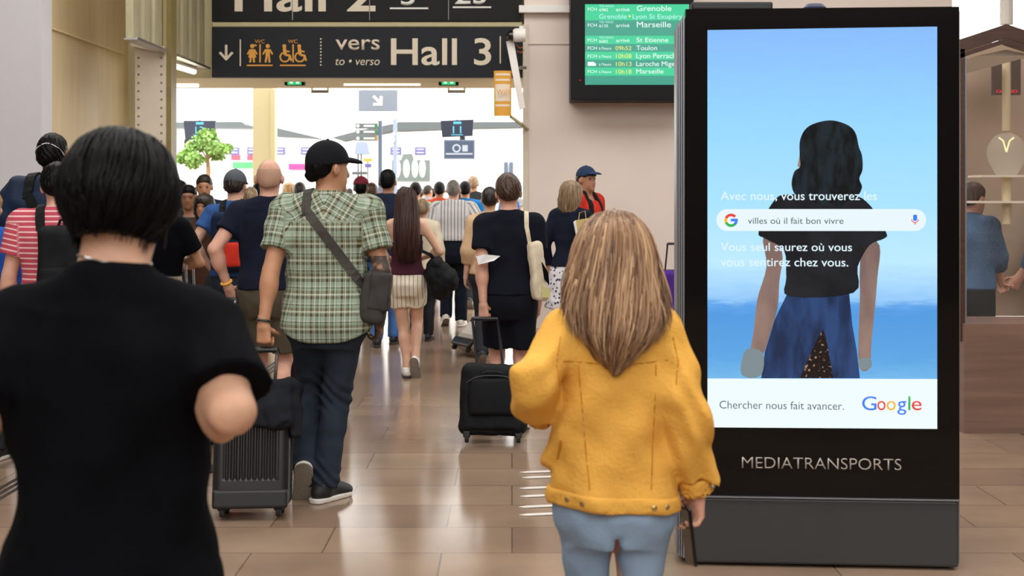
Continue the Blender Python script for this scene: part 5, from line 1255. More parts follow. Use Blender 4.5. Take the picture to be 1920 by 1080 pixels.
def seam(pl, r=.0018, fld='jacket', off=.001):
    o, n = p.lay(fld, pl, off, 30); return MB().tube([v*p.s for v in o], r, 5).build('seam', MATS['yellow_seam'], jk, world=False)
seam([(-.165, 1.335, -1), (0, 1.322, -1), (.165, 1.335, -1)]); seam([(-.118, 1.322, -1), (-.085, .94, -1)]); seam([(.118, 1.322, -1), (.10, .93, -1)])
for k in (-1, 1): seam([(k*.172, 1.405, -1), (k*.186, 1.33, -1), (k*.176, 1.26, -1)])
o_, n_ = p.lay('jacket', [(-.17, 1.09, -1), (-.178, 1.02, -1)], .001, 8); MB().tube([v*p.s for v in o_], .004, 6).build('pocket_slit', MATS['yellow_seam'], jk, world=False)
for x, z in ((-.152, .913), (-.108, .910), (.108, .897), (.148, .895)):
    w_, n_ = p.f['jacket'].march((x, -.35, z), (0, 1, 0), .0075); q_ = n_.to_track_quat('Z', 'Y').to_matrix().to_4x4(); q_.translation = w_*p.s
    MB().lathe([(.0, .004), (.005, .004), (.0075, .002), (.0075, -.002), (0, -.002)][::-1], (0, 0, 0), 14, q_).build('button', MATS['brass'], jk, world=False, smooth=True)
el, wt = p.arm[1]; d_ = (wt-el).normalized()
for k in (-1, 1):
    el, wt = p.arm[k]; a_, b_ = el.lerp(wt, .78), el.lerp(wt, .99); F = Field(A3(a_)-.14, A3(b_)+.14, .006/p.s); lo_ = np.minimum(A3(a_), A3(b_))-.11; hi_ = np.maximum(A3(a_), A3(b_))+.11
    F = Field(lo_, hi_, .006/p.s); F.add(cone(a_, b_, .056, .055, (1, 1)), 0); F.cut(cone(a_.lerp(b_, .3), b_+(b_-a_)*.3, .047, .050, (1, 1)), .004); V, Q = F.mesh(); cf = p.kid('cuff', V, Q, MATS['yellow_denim'], jk)
    w_ = a_.lerp(b_, .5)+Vector((k*.05, -.043, 0)); MB().ball(w_*p.s, (.006, .004, .006), 10, 6).build('button', MATS['steel'], jk, world=False, smooth=True)
p.pants('jeans', MATS['jean_light'], top=1.0, e=(.007, .046), flare=.02, wr=.0055, seed=31, seat=.0, res=.009, folds=.003, split=True)
p.shoes(MATS['shoe_white'], MATS['sole_white'])
rw = [(1.792, .012, .014, -.005), (1.786, .040, .048, -.005), (1.768, .070, .085, -.004), (1.72, .104, .118, -.004), (1.66, .124, .132, -.006), (1.60, .134, .138, -.010), (1.54, .139, .142, -.018), (1.48, .141, .142, -.032), (1.43, .134, .136, -.050), (1.385, .114, .115, -.075, -.004), (1.345, .078, .08, -.10, -.010), (1.31, .044, .05, -.12, -.015), (1.28, .012, .014, -.13, -.018)]
def ze(a, r):
    b = abs(a); base = 1.30+.10*b if b < 1.0 else 1.40+.02*b
    return max(base+r.uniform(-.06, .08), 1.283)
p.longhair(MATS['hair_caramel'], rw, h=.0075, seed=4, bump=.007, strands=1700, zend=ze, phi=2.2, wave=.013, rad=.0034, fly=.10)
ph = empty('smartphone', p.world(p.L(1305, 985, 0)), 'thin black smartphone held in the right hand of the person in yellow', 'phone')
wr_, D_, N_, T_ = p.hpos[1]; c_ = wr_+D_*.125+N_*.030; zx = Vector((-.10, .10, 1)).normalized(); nx = Vector((-1, -.22, 0)); nx = nx-zx*nx.dot(zx); nx.normalize(); tx_ = zx.cross(nx)
Mp = Matrix((( *[tx_.x, nx.x, zx.x], c_.x), (*[tx_.y, nx.y, zx.y], c_.y), (*[tx_.z, nx.z, zx.z], c_.z), (0, 0, 0, 1))); Mp = p.M @ Mp
sc_ = 1/p.s
MB().box((-.036*sc_, -.0045*sc_, -.085*sc_), (.036*sc_, .0045*sc_, .065*sc_), Mp, .004*sc_).build('casing', MATS['phone_black'], ph)
MB().box((-.033*sc_, .0046*sc_, -.080*sc_), (.033*sc_, .0052*sc_, .060*sc_), Mp).build('glass', mat('phone_glass', '#2a1f1a', .05, spec=.7), ph)  # brown of the glass is a reflection put into its colour
q0 = Mp @ Vector((0, 0, .066*sc_)); MB().tube([q0, q0+Vector((-.01, -.02, .02)), q0+Vector((-.04, -.03, .015)), q0+Vector((-.065, -.03, -.02)), q0+Vector((-.078, -.02, -.06))], .0018, 6).build('wrist_cord', MATS['band_black'], ph, smooth=True)
# ================================================================== the man in the plaid shirt
p = Person('person in a green plaid shirt, dark jeans and black cap, pulling a ribbed suitcase', 613, 7.0, 1.795, w=1.12, sk='skin_inked', res=.010, head=(-52, 2, 0))
p.pose_arm(-1, p.L(491, 622, -.16), (-.6, -.5, 0), dir=(.05, -.15, -1), palm=(.2, .95, -.1), thumb=(1, 0, 0), curl=(64, 68, 70, 68), tcurl=1.8)
p.pose_arm(1, p.L(712, 600, .02), (.5, -.7, 0), curl=(40, 45, 50, 50), palm=(-.8, .3, 0))
p.pose_leg(-1, (-.115, .02), 66, yaw=6); p.pose_leg(1, (.045, .10), 0, yaw=-30)
p.build(.0055)
sh_ = p.top('shirt', MATS['plaid'], hem=.80, sleeve=.66, ease=.026, se=.030, flare=.006, wr=.006, drape=.003, seed=41, yoke=1.375, hemfn=lambda x, y, z: .787+1.6*np.maximum(np.abs(x)-.04, 0)**1.9-z+0*y, res=.009, tail=.04)
p.collar(MATS['plaid'], sh_, r=(.070, .074), z=(1.465, 1.528))
p.pants('jeans', MATS['jean_dark'], top=1.0, e=(.012, .014), flare=.014, wr=.004, seed=42, folds=.006, res=.010)
p.shoes(MATS['shoe_black'], MATS['sole_white'], h=.007, bulk=1.15)
p.hair(MATS['hair_black'], t=.010, nape=1.575, slope=.5, seed=3, zmax=1.70); p.cap(MATS['cap_black'], z=1.655, tilt=.12)
F = Field(A3(p.hp((0, -.10, 1.62)))-.09, A3(p.hp((0, -.10, 1.62)))+.09, .006); F.add(ell(p.hp((0, -.088, 1.605)), (.040, .030, .040)), 0); F.disp(wrinkle(.003, 6, 30, 30)); V, Q = F.mesh(); p.kid('hair_bun', V, Q, MATS['hair_black'])
p.band('bracelet', -1, MATS['band_black'], .95, .033, .013); p.band('bracelet_stripe', -1, MATS['sole_white'], .965, .0335, .005)
bg = empty('shoulder_bag', p.world(p.L(702, 553)), 'dark grey messenger bag hanging at the right hip of the person in plaid', 'bag')
c_ = p.L(704, 556, -.02); F = bag_field(c_+Vector((.0, -.03, 0)), (.062, .085, .125), .03, rot=Matrix.Rotation(.12, 3, 'Y'), wr=.006); field_thing('body', F, MATS['bag_grey'], bg, p.M)
F = bag_field(c_+Vector((.030, -.045, .03)), (.052, .082, .098), .02, rot=Matrix.Rotation(.12, 3, 'Y'), wr=.005, seed=8); field_thing('flap', F, MATS['bag_grey'], bg, p.M)
p.strap('strap', 'shirt', [('t', -.075, .07), ('t', -.085, -.06), (-.088, 1.44, -1), (.06, 1.24, -1), (.185, 1.07, -1), (.215, .98, -1)], .046, .005, MATS['strap_grey'], bg, off=.006)
sc1, RM = trolley('black ribbed suitcase with a dark jacket over it, pulled by the plaid shirt', ground(473, 968), .365, .56, .23, yaw=4, tilt=10, ribs=.026, grip=p.world(p.L(495, 656, -.15)), hx=.02, hw=.13, res=.0055)
F = Field((-.20, -.18, .36), (.28, .20, .72), .008)
F.add(rbox((.03, 0, .628), (.165, .128, .022), .02), .02); F.add(rbox((.085, -.128, .53), (.105, .022, .11), .02), .03); F.add(rbox((.205, -.01, .50), (.022, .10, .13), .02), .03)
F.add(cone((-.06, -.13, .60), (-.115, -.145, .48), .038, .032), .02); F.add(cone((-.115, -.145, .48), (-.03, -.15, .455), .032, .030, (0, 1)), .02); F.add(cone((.10, -.13, .50), (.14, -.15, .43), .045, .04, (0, 1)), .02)
F.disp(wrinkle(.008, 9, 11, 11)); V, Q = F.mesh(); jd = tag(link('jacket', npmesh('jacket', place(V, RM), Q), cloth('jacket_black', '#1d1f24')), 'crumpled dark jacket draped over the top of the ribbed black suitcase', 'jacket'); rebase(jd)
# ================================================================== bald man in navy
p = Person('person with shaved head, navy T-shirt, olive shorts and a yellow wristband', 505, 8.9, 1.765, w=1.06, sk='skin_pink', res=.011, head=(4, 0, 0))
p.pose_arm(-1, p.L(427, 536, -.05), (-.5, -.6, 0), curl=(60, 62, 64, 64), palm=(.2, .95, 0), thumb=(1, 0, 0), tcurl=1.8); p.pose_arm(1, p.L(575, 545, .0))
p.pose_leg(-1, (-.10, .15), 0); p.pose_leg(1, (.09, -.05), 20); p.build()
p.top('shirt', MATS['navy_tee'], hem=.93, sleeve=.55, ease=.02, se=.024, seed=51); p.pants('shorts', MATS['olive_short'], top=1.0, end=.86, e=(.022, .02), flare=.02, seed=52); p.shoes(MATS['shoe_black'], MATS['sole_white'])
p.hair(mat('stubble', '#b08a74', .75), t=.0025, nape=1.575, slope=.55, bump=.0005, zmax=1.695); p.band('wristband', -1, MATS['band_yellow'], .90, .032, .016)
trolley('grey suitcase with a pale handle pulled by the person with the yellow wristband', Vector((-1.98, 8.5, 0)), .36, .50, .22, m='case_grey', grip=p.world(p.arm[-1][1]+Vector((.01, -.02, -.085))), hw=.10, hm='white_plastic', tilt=10)
trolley('black suitcase half hidden behind the legs of the person in plaid', ground(600, 780), .40, .50, .24, tilt=0, grip=Vector((-1.34, 9.75, .86)), hw=.12, ribs=.03)
# ================================================================== blue T-shirt, grey cap, red backpack
def backpack(p, label, m, x=0, z=1.22, w=.15, h=.22, d=.075, strap='nylon', fld='shirt', panel=None, y0=None, straps=(-1, 1), group='backpacks worn in the crowd'):
    w_, n_ = p.f[fld].march((x, -.45, z), (0, 1, 0), 0.0); yc = (w_.y if y0 is None else y0)-d+.02
    e = empty('backpack', p.world((x, yc, z-h)), label, 'backpack', p.yaw, group)
    F = bag_field((x, yc, z), (w, d, h), .055, wr=.004, h=.010); field_thing('pack_body', F, MATS[m], e, p.M)
    F = bag_field((x, yc-d*.75, z-h*.42), (w*.8, d*.5, h*.42), .03, wr=.003, h=.010); field_thing('front_pocket', F, MATS[panel or m], e, p.M)
    MB().tube([p.world((x-.03, yc+.01, z+h-.005)), p.world((x-.015, yc, z+h+.03)), p.world((x+.015, yc, z+h+.03)), p.world((x+.03, yc+.01, z+h-.005))], .008, 8).build('carry_loop', MATS[strap], e, smooth=True)
    for k in straps: p.strap('shoulder_strap', fld, [(k*.11, 1.28, 1), (k*.10, 1.40, 1), ('t', k*.085, .05), ('t', k*.08, -.05), (k*.075+x*.3, 1.40, -1), (k*.07+x*.5, 1.33, -1)], .05, .012, MATS[strap], e, off=.008)
    return e, yc
p = Person('person in a blue T-shirt and grey cap carrying a navy and red backpack', 440, 10.9, 1.72, w=1.0, sk='skin_pale', res=.013, head=(-6, 8, 0))
p.pose_arm(-1, p.L(398, 505, 0), (-.6, -.5, 0), curl=(35, 40, 42, 45)); p.build(); p.top('shirt', MATS['blue_tee'], hem=.92, sleeve=.5, ease=.02, seed=61, se=.022); p.pants('jeans', MATS['jean_dark'], seed=62); p.shoes(MATS['shoe_black'], MATS['sole_white'])
p.hair(MATS['hair_dark'], zmax=1.70); p.cap(MATS['cap_grey'], brim=True, z=1.66)
e, yc = backpack(p, 'navy backpack with a red lower pocket on the person in the grey cap', 'pack_navy', z=1.20, w=.145, h=.235, panel='pack_red')
mb = MB(); a_ = [(-.028, .020), (-.022, .006), (-.010, .001), (.030, .022), (-.008, .010), (-.018, .012)]
mb.prism([p.world((.0+x, yc-.079, 1.335+z)) for x, z in a_], Vector((0, .004, 0))); mb.build('logo_tick', MATS['paper_white'], e)
# ================================================================== girl in striped shorts
p = Person('person with waist-length dark hair in a maroon top and cream striped shorts, walking', 762, 11.7, 1.59, w=.98, fem=1, sk='skin_pale', res=.011, head=(6, 4, 0))
p.pose_arm(1, Vector((.13, .18, 1.10)), (.9, -.6, -.2), curl=(50, 52, 55, 55)); p.pose_arm(-1, Vector((-.10, .22, 1.05)), (-.6, -.6, 0))
p.pose_leg(-1, (.0, .10), 0, yaw=4); p.pose_leg(1, (.085, -.04), 62, yaw=-6); p.build()
p.top('camisole', MATS['maroon'], hem=.98, sleeve=0, ease=.011, straps=True, wr=.002, seed=71, tail=.05, hemfn=lambda x, y, z: np.maximum(.955-z, z-1.255-.35*np.maximum(y, 0))+0*x)
for k in (-1, 1): p.strap('thin_strap', 'body', [(k*.085, 1.25, -1), (k*.075, 1.40, -1), ('t', k*.075, -.03), ('t', k*.075, .06), (k*.08, 1.3, 1)], .010, .004, MATS['black_tee'], off=.002)
p.pants('shorts', MATS['short_stripe'], top=1.06, end=.58, e=(.010, .02), flare=.016, wr=.005, seed=72); p.shoes(MATS['shoe_white'], MATS['sole_dark'])
rw = [(1.772, .010, .012, -.005), (1.765, .04, .05, -.005), (1.74, .070, .088, -.004), (1.69, .092, .115, -.004), (1.63, .100, .120, -.008), (1.56, .106, .115, -.02), (1.48, .112, .10, -.05), (1.38, .116, .085, -.075), (1.28, .118, .07, -.085), (1.18, .112, .055, -.085), (1.11, .095, .04, -.085), (1.07, .07, .025, -.085)]
p.longhair(MATS['hair_brown_long'], rw, h=.009, seed=7, bump=.006, strands=260, zend=lambda a, r: 1.08+r.uniform(-.04, .06), phi=1.5, wave=.004, rad=.004, cuty=.0)
db = empty('duffel_bag', p.world(p.L(826, 520)), 'large soft black bag slung at the right side of the person in striped shorts', 'bag')
c_ = p.L(826, 518, -.08); F = Field(A3(c_)-.26, A3(c_)+.26, .010); F.add(cone(c_+Vector((-.04, 0, .10)), c_+Vector((.055, 0, -.04)), .085, .115), .03); F.add(cone(c_+Vector((-.06, 0, .02)), c_+Vector((-.01, 0, -.13)), .09, .085), .04); F.disp(wrinkle(.008, 12, 12, 12)); field_thing('body', F, MATS['nylon'], db, p.M)
MB().ribbon([p.world(v) for v in (c_+Vector((-.06, -.02, .16)), c_+Vector((-.09, -.06, .20)), p.L(790, 470, -.09), p.L(788, 440, -.06))], [(0, -1, 0)]*4, .03, .006).build('strap', MATS['nylon'], db)
# ================================================================== dark jacket and jeans
p = Person('tall person in a dark navy jacket and blue jeans behind the person in plaid', 727, 14.2, 1.785, w=1.15, sk='skin_tan', res=.014, head=(-8, 0, 0))
p.pose_leg(-1, (-.11, -.06), 0); p.pose_leg(1, (.07, .20), 0); p.build(); p.top('jacket', MATS['navy_suit'], hem=.84, sleeve=1.9, ease=.026, se=.022, seed=81); p.pants('jeans', MATS['jean_blue'], seed=82); p.shoes(MATS['shoe_black'], MATS['sole_dark']); p.hair(MATS['hair_black'], t=.010, seed=5)
# ================================================================== striped shirt
p = Person('grey-haired person in a grey and white striped shirt tucked into navy trousers', 850, 16.2, 1.70, w=1.16, sk='skin_pink', res=.014, head=(-4, 2, 0))
p.pose_arm(1, p.L(889, 462, -.05), (.6, -.5, 0), curl=(60, 60, 60, 60)); p.pose_leg(-1, (-.10, .05), 30); p.pose_leg(1, (.11, .12), 0); p.build()
p.top('shirt', MATS['grey_stripe'], hem=1.03, sleeve=.62, ease=.028, se=.032, flare=.0, blouse=.012, seed=91); p.pants('trousers', MATS['navy_trouser'], top=1.06, e=(.02, .022), flare=.012, seed=92); p.shoes(MATS['shoe_white'], MATS['sole_white']); p.hair(MATS['hair_grey'], t=.007, seed=6)
hb = empty('handbag', p.world(p.L(888, 500)), 'small black bag carried in the right hand of the person in the striped shirt', 'bag'); c_ = p.L(888, 503, -.05)
F = bag_field(c_, (.065, .09, .16), .05, wr=.006, h=.012); field_thing('body', F, MATS['nylon'], hb, p.M); wr_ = p.arm[1][1]; MB().tube([p.world(c_+Vector((-.03, 0, .14))), p.world(wr_+Vector((0, .03, -.09))), p.world(c_+Vector((.03, 0, .14)))], .008, 6).build('handle', MATS['nylon'], hb)
# ================================================================== navy polo with tote and suitcase
p = Person('person in a navy polo and black shorts with a tote bag and soft suitcase', 955, 9.2, 1.665, w=.98, sk='skin_pink', res=.010, head=(6, 4, -3))
p.pose_arm(-1, p.L(906, 584, -.12), (-.6, -.4, 0), curl=(62, 64, 66, 66), palm=(.25, .9, 0), thumb=(1, 0, 0), tcurl=1.8); p.pose_arm(1, p.L(1010, 575, .08), (.5, -.6, 0))
p.pose_leg(-1, (-.10, .10), 0); p.pose_leg(1, (.09, -.04), 12); p.build()
sh_ = p.top('shirt', MATS['black_polo'], hem=.93, sleeve=.60, ease=.016, se=.026, seed=101); p.collar(MATS['black_polo'], sh_, r=(.068, .072), z=(1.465, 1.515))
p.pants('shorts', MATS['black_short'], top=1.0, end=.80, e=(.018, .02), flare=.012, seed=102); p.shoes(MATS['shoe_white'], MATS['sole_white']); p.hair(MATS['hair_brown'], t=.020, seed=8, tuft=.005, bump=.004)
trolley('soft black cabin suitcase pulled by the person in the navy polo', ground(925, 830), .42, .44, .22, yaw=-3, tilt=9, m='nylon', soft=True, grip=p.world(p.arm[-1][1]+Vector((.012, -.03, -.10))), hx=-.03, hw=.165, hm='sign_black')
mk = empty('face_mask', p.world(p.L(914, 487)), 'folded white face mask hooked on the left elbow of the person in the polo', 'mask')
mb = MB(); c_ = [p.world(p.L(x, y, d)) for x, y, d in ((893, 481, -.17), (908, 477, -.18), (938, 480, -.16), (926, 489, -.18), (897, 496, -.18))]; mb.prism(c_, Vector((0, .012, 0))); mb.build('sheet', MATS['paper_white'], mk)
MB().tube([p.world(p.L(x, y, d)) for x, y, d in ((893, 483, -.16), (892, 475, -.02), (915, 474, .06), (935, 478, -.02), (937, 481, -.155))], .002, 5).build('ear_loop', MATS['paper_white'], mk)
tb = empty('tote_bag', p.world(p.L(1007, 510)), 'cream cotton tote bag with a dark print on the navy polo wearer', 'bag')
c_ = p.L(1008, 508, -.10); Rz = Matrix.Rotation(-.10, 3, 'Y') @ Matrix.Rotation(.5, 3, 'Z'); F = bag_field(c_, (.055, .042, .205), .03, rot=Rz, wr=.007, h=.008); field_thing('body', F, MATS['canvas'], tb, p.M)
def on_bag(nm, m, pts, dy=-.055):
    mb = MB(); mb.prism([p.world(c_+Rz @ Vector((x, dy, z))) for x, z in pts], p.M.to_3x3() @ (Rz @ Vector((0, .010, 0)))); return mb.build(nm, MATS[m], tb)
on_bag('print', 'black_tee', [(.012, .06), (.052, -.02), (.052, -.10), (.02, -.06)]); on_bag('print_panel', 'mustard_pale' if 'mustard_pale' in MATS else (mat('mustard_pale', '#c9c489', .8).name), [(-.01, -.10), (.052, -.13), (.05, -.19), (-.02, -.18)])
p.strap('strap', 'shirt', [(.11, 1.30, 1), ('t', .115, .06), ('t', .118, -.05), (.12, 1.40, -1), (.138, 1.30, -1), (.15, 1.235, -1)], .030, .004, MATS['canvas'], tb, off=.006)
# grey case pulled across behind
trolley('grey ribbed suitcase tilted on its wheels between the striped shirt and the navy polo', Vector((-.44, 13.2, 0)), .40, .56, .25, yaw=-62, tilt=42, m='case_silver', ribs=.035, grip=Vector((.32, 13.5, .74)), hw=.14, hm='sign_black', face=True)
# ================================================================== couple by the pink wall
p = Person('person with blond hair in a black jacket and floral skirt facing the pink wall', 1070, 13.0, 1.655, w=1.0, fem=1, sk='skin_pale', res=.014, head=(-25, 4, 0), yaw=-20)
p.pose_arm(-1, Vector((-.25, .05, .90)), (-.5, -.6, 0), curl=(50, 50, 50, 50)); p.pose_arm(1, Vector((.20, .24, 1.10))); p.build(); p.top('jacket', MATS['navy_tee'], hem=.92, sleeve=1.9, ease=.022, se=.02, seed=111); p.skirt('skirt', MATS['floral'], .50, 1.0, .07); p.shoes(MATS['shoe_white'], MATS['sole_white'])
p.longhair(MATS['hair_ash'], [(1.772, .01, .012, -.005), (1.765, .04, .05, -.005), (1.74, .072, .09, -.004), (1.69, .096, .116, -.004), (1.62, .106, .120, -.008), (1.54, .108, .105, -.02), (1.48, .10, .085, -.035), (1.44, .08, .06, -.045)], h=.009, seed=9, strands=120, zend=lambda a, r: 1.46+r.uniform(-.03, .05), phi=1.9, cuty=.03)
tb = empty('paper_bag', p.world(p.L(1092, 432)), 'small gold and white gift bag held by the person in the floral skirt', 'bag')
c_ = P(1091, 434, 12.72)
MB().prism([c_+Vector(v) for v in ((-.055, 0, .10), (.06, 0, .12), (.045, 0, -.11), (-.025, 0, -.12))], (0, .09, 0)).build('sheet', MATS['gold_paper'], tb); MB().prism([c_+Vector(v) for v in ((-.075, .0, .085), (-.055, -.002, .10), (-.025, -.002, -.12), (-.035, 0, -.12))], (0, .09, 0)).build('side_fold', MATS['paper_white'], tb)
MB().tube([c_+Vector(v) for v in ((-.03, .02, .10), (-.02, .02, .17), (.03, .02, .19), (.04, .02, .11))], .004, 6).build('handle', MATS['gold_paper'], tb)
p = Person('person in a red T-shirt and dark blue cap standing by the pink wall', 1100, 14.2, 1.81, w=1.1, sk='skin_tan', res=.014, head=(-14, 0, 0), yaw=-125)
p.build(); p.eyes(); p.top('shirt', MATS['red_tee'], hem=.9, sleeve=.6, ease=.026, se=.03, seed=121); p.pants('trousers', MATS['dark_grey'], seed=122); p.shoes(MATS['shoe_black'], MATS['sole_dark']); p.hair(MATS['hair_dark'], zmax=1.7); p.cap(MATS['cap_navy'])
backpack(p, 'black backpack on the person in the red T-shirt', 'nylon', z=1.2)
trolley('purple suitcase with a raised black handle by the pink wall, half behind the kiosk', P(1266, 363, 14.6)-Vector((0, 0, CH)), .46, .70, .28, m='purple_bag', grip=P(1272, 457, 14.75), hw=.23, hm='sign_black', res=.01, tilt=0, hx=.02)
# ================================================================== left edge group
p = Person('person in a red and white striped T-shirt with dark wavy hair', 108, 7.8, 1.70, w=1.14, sk='skin_pink', res=.011, head=(14, 14, 0))
p.pose_arm(-1, Vector((-.30, .0, .87)), (-.4, -.8, 0)); p.build(); sh_ = p.top('shirt', MATS['red_stripe'], hem=.9, sleeve=.62, ease=.024, se=.03, seed=131); p.collar(MATS['cap_navy'], sh_, z=(1.465, 1.50), r=(.066, .07)); p.pants('jeans', MATS['jean_dark'], seed=132); p.shoes(MATS['shoe_black'], MATS['sole_white'])
p.hair(MATS['hair_black'], t=.026, nape=1.555, slope=.55, seed=12, tuft=.006, bump=.005)
backpack(p, 'black backpack on the person in the striped T-shirt at the left', 'nylon', x=.09, z=1.19, w=.135, h=.225, d=.085, straps=(-1, 1))
p = Person('tall person in a dark navy quilted jacket with a mask strap round the head', 100, 8.5, 1.905, w=1.08, sk='skin_brown', res=.012, head=(-6, 0, 0))
p.build(); p.top('jacket', MATS['navy_puffer'], hem=.84, sleeve=1.9, ease=.045, se=.045, wr=.009, seed=141, necks=1.5); p.pants('trousers', MATS['dark_grey'], seed=142); p.shoes(MATS['shoe_black'], MATS['sole_white']); p.hair(MATS['hair_black'], t=.009, nape=1.575, seed=13)
F_ = p.f['hair']; pts = []
for a in np.linspace(-1.35, 1.35, 16):
    q_ = np.array([.2*math.sin(a), -.01-.2*math.cos(a), 1.715-.05*abs(a)**1.5]); w_, n_ = F_.march(q_, np.array([0, -.01, q_[2]-.02])-q_, .002, st=.02)
    if w_.length and abs(w_.x) < .12: pts.append(w_*p.s)
MB().tube(pts, .003, 6).build('mask_strap', MATS['paper_white'], p.o, world=False)
bb = empty('shoulder_bag', p.world((.0, -.2, 1.0)), 'black strap bag slung across the back of the quilted jacket', 'bag'); p.strap('strap', 'jacket', [('t', -.10, .03), (-.10, 1.42, -1), (.05, 1.2, -1), (.18, 1.0, -1)], .06, .01, MATS['nylon'], bb, off=.01)
F = bag_field((.16, -.20, .92), (.12, .06, .12), .04, wr=.004, h=.012); field_thing('body', F, MATS['nylon'], bb, p.M)
p = Person('person in a bright blue jacket cut by the left edge of the photo', -22, 8.1, 1.56, w=1.05, fem=1, sk='skin_pale', res=.014)
p.build(); p.top('jacket', MATS['cobalt'], hem=.80, sleeve=1.9, ease=.035, se=.035, seed=151); p.pants('trousers', MATS['dark_grey'], seed=152); p.shoes(MATS['shoe_black'], MATS['sole_white']); p.hair(MATS['hair_blond'], t=.02, nape=1.54)
p = Person('person in black T-shirt and stone trousers with folded arms, beside the bowl-cut head', 303, 9.6, 1.62, w=1.0, fem=1, sk='skin_tan', res=.012, head=(-20, 5, 0))
p.pose_arm(1, Vector((.05, .20, 1.18)), (.9, -.4, -.4)); p.pose_arm(-1, Vector((-.02, .22, 1.10)), (-.9, -.4, -.4)); p.build(); p.top('shirt', MATS['black_tee'], hem=1.06, sleeve=.66, ease=.02, se=.026, seed=161); p.pants('trousers', MATS['stone_trouser'], top=1.10, e=(.02, .03), seed=162); p.shoes(MATS['shoe_white'], MATS['sole_white']); p.hair(MATS['hair_dark'], t=.016, nape=1.54)
trolley('red suitcase with a tall silver handle beside the person with folded arms', P(356, 363, 10.2)-Vector((0, 0, CH)), .38, .55, .24, m='pack_red', grip=P(353, 462, 10.3), hw=.055, res=.01)
def facing(label, px, Y, H, topm, hairm, botm, yaw, fem=0, sk='skin_tan', coat=0, seed=1):
    p = Person(label, px, Y, H, fem=fem, sk=sk, res=.016, head=(0, 6, 0), yaw=yaw); p.pose_arm(1, Vector((.10, .24, 1.08)), (.8, -.5, 0)); p.build(.008); p.eyes()
    p.top('coat' if coat else 'shirt', MATS[topm], hem=.45 if coat else .9, sleeve=1.9 if coat else .7, ease=.025, se=.022, seed=seed, rows=[(z, .17+.05*max(0, 1-z), .125+.03*max(0, 1-z), -.01) for z in (.42, .7, .95, 1.15, 1.3, 1.4)]+[(1.45, .10, .08, -.012)] if coat else None)
    p.pants('trousers', MATS[botm], seed=seed+1); p.shoes(MATS['shoe_black'], MATS['sole_dark'])
    if fem: p.longhair(MATS[hairm], [(1.772, .01, .012, -.005), (1.74, .072, .09, -.004), (1.69, .096, .116, -.004), (1.6, .104, .118, -.012), (1.5, .10, .09, -.04), (1.40, .08, .05, -.07)], h=.012, cuty=.03)
    else: p.hair(MATS[hairm], t=.013, h=.010)
    return p
facing('person in a long brown coat coming towards the camera in the left crowd', 384, 12.0, 1.54, 'brown_coat', 'hair_dark', 'dark_grey', 168, 1, coat=1, seed=171)
facing('person in dark clothes coming towards the camera behind the brown coat', 354, 13.2, 1.62, 'dark_grey', 'hair_black', 'dark_grey', 185, 0, 'skin_brown', seed=173)
facing('tall dark-haired person farthest back in the group left of the tree trunk', 383, 14.1, 1.73, 'navy_suit', 'hair_dark', 'dark_grey', 190, 0, seed=175)
facing('person in an olive yellow top coming towards the camera at the gateway edge', 335, 15.3, 1.69, 'mustard', 'hair_black', 'dark_grey', 175, 1, 'skin_brown', seed=177)
# ================================================================== walkers farther off
def walker(label, px, topy, Y, topm, hairm, botm='dark_grey', sk='skin_tan', fem=0, w=1.0, long=0, sleeve=.6, cap=None, strapm=None, seed=1, t=.012, yaw=0, head=0):
    H = (CH+(YH-topy)*Y/FPX)*1.75/1.768
    p = Person(label, px, Y, H, w=w, fem=fem, sk=sk, res=.016, yaw=yaw, head=(head, 2, 0)); r = random.Random(seed)
    a = r.choice((-1, 1)); p.pose_leg(a, (a*.08, .26), 0); p.pose_leg(-a, (-a*.08, -.18), 35); p.build(.009)
    p.top('shirt', MATS[topm], hem=.9, sleeve=sleeve, ease=.024, se=.024, seed=seed); p.pants('trousers', MATS[botm], seed=seed+3); p.shoes(MATS['shoe_black'], MATS['sole_dark'])
    if long: p.longhair(MATS[hairm], [(1.772, .01, .012, -.005), (1.74, .072, .09, -.004), (1.69, .096, .116, -.004), (1.6, .104, .118, -.012), (1.5, .10, .09, -.04), (1.36, .07, .04, -.08)], h=.012, cuty=.03)
    else: p.hair(MATS[hairm], t=t, h=.010, zmax=1.70 if cap else None)
    if cap: p.cap(MATS[cap], h=.010, brim=False)
    if strapm:
        e = empty('shoulder_bag', p.world((.2, -.1, .95)), strapm[1], 'bag', group='bags worn in the far crowd'); p.strap('strap', 'shirt', [('t', -.08, .02), (-.08, 1.43, -1), (.06, 1.2, -1), (.19, 1.0, -1)], .05, .008, MATS[strapm[0]], e, off=.01)
        field_thing('body', bag_field((.23, -.06, .92), (.05, .11, .13), .03, h=.014), MATS[strapm[0]], e, p.M)
    return p
walker('person with black hair seen between the grey cap and the shaved head', 486, 341, 16, 'dark_grey', 'hair_black', seed=201)
walker('person with dark blond hair low behind the person in the grey cap', 470, 350, 14.5, 'grey_tee', 'hair_ash', fem=1, seed=202)
walker('person with long pale blond hair between the shaved head and the plaid shirt', 542, 341, 19, 'grey_tee', 'hair_blond', fem=1, long=1, seed=203)
walker('person with short dark hair just left of the plaid shoulder', 562, 340, 17, 'navy_tee', 'hair_dark', t=.006, seed=204)
walker('person in a maroon cap and black top right of the plaid shoulder', 677, 331, 15.5, 'black_tee', 'hair_black', cap='cap_maroon', seed=205)
walker('person with short brown hair right beside the maroon cap', 697, 341, 16.3, 'beige_top', 'hair_brown', sk='skin_pink', t=.006, seed=206)
walker('person in a sage green T-shirt with black strap, right of the long dark hair', 779, 341, 18.6, 'green_tee', 'hair_black', seed=207, strapm=('nylon', 'black bag with a strap across the sage green T-shirt'))
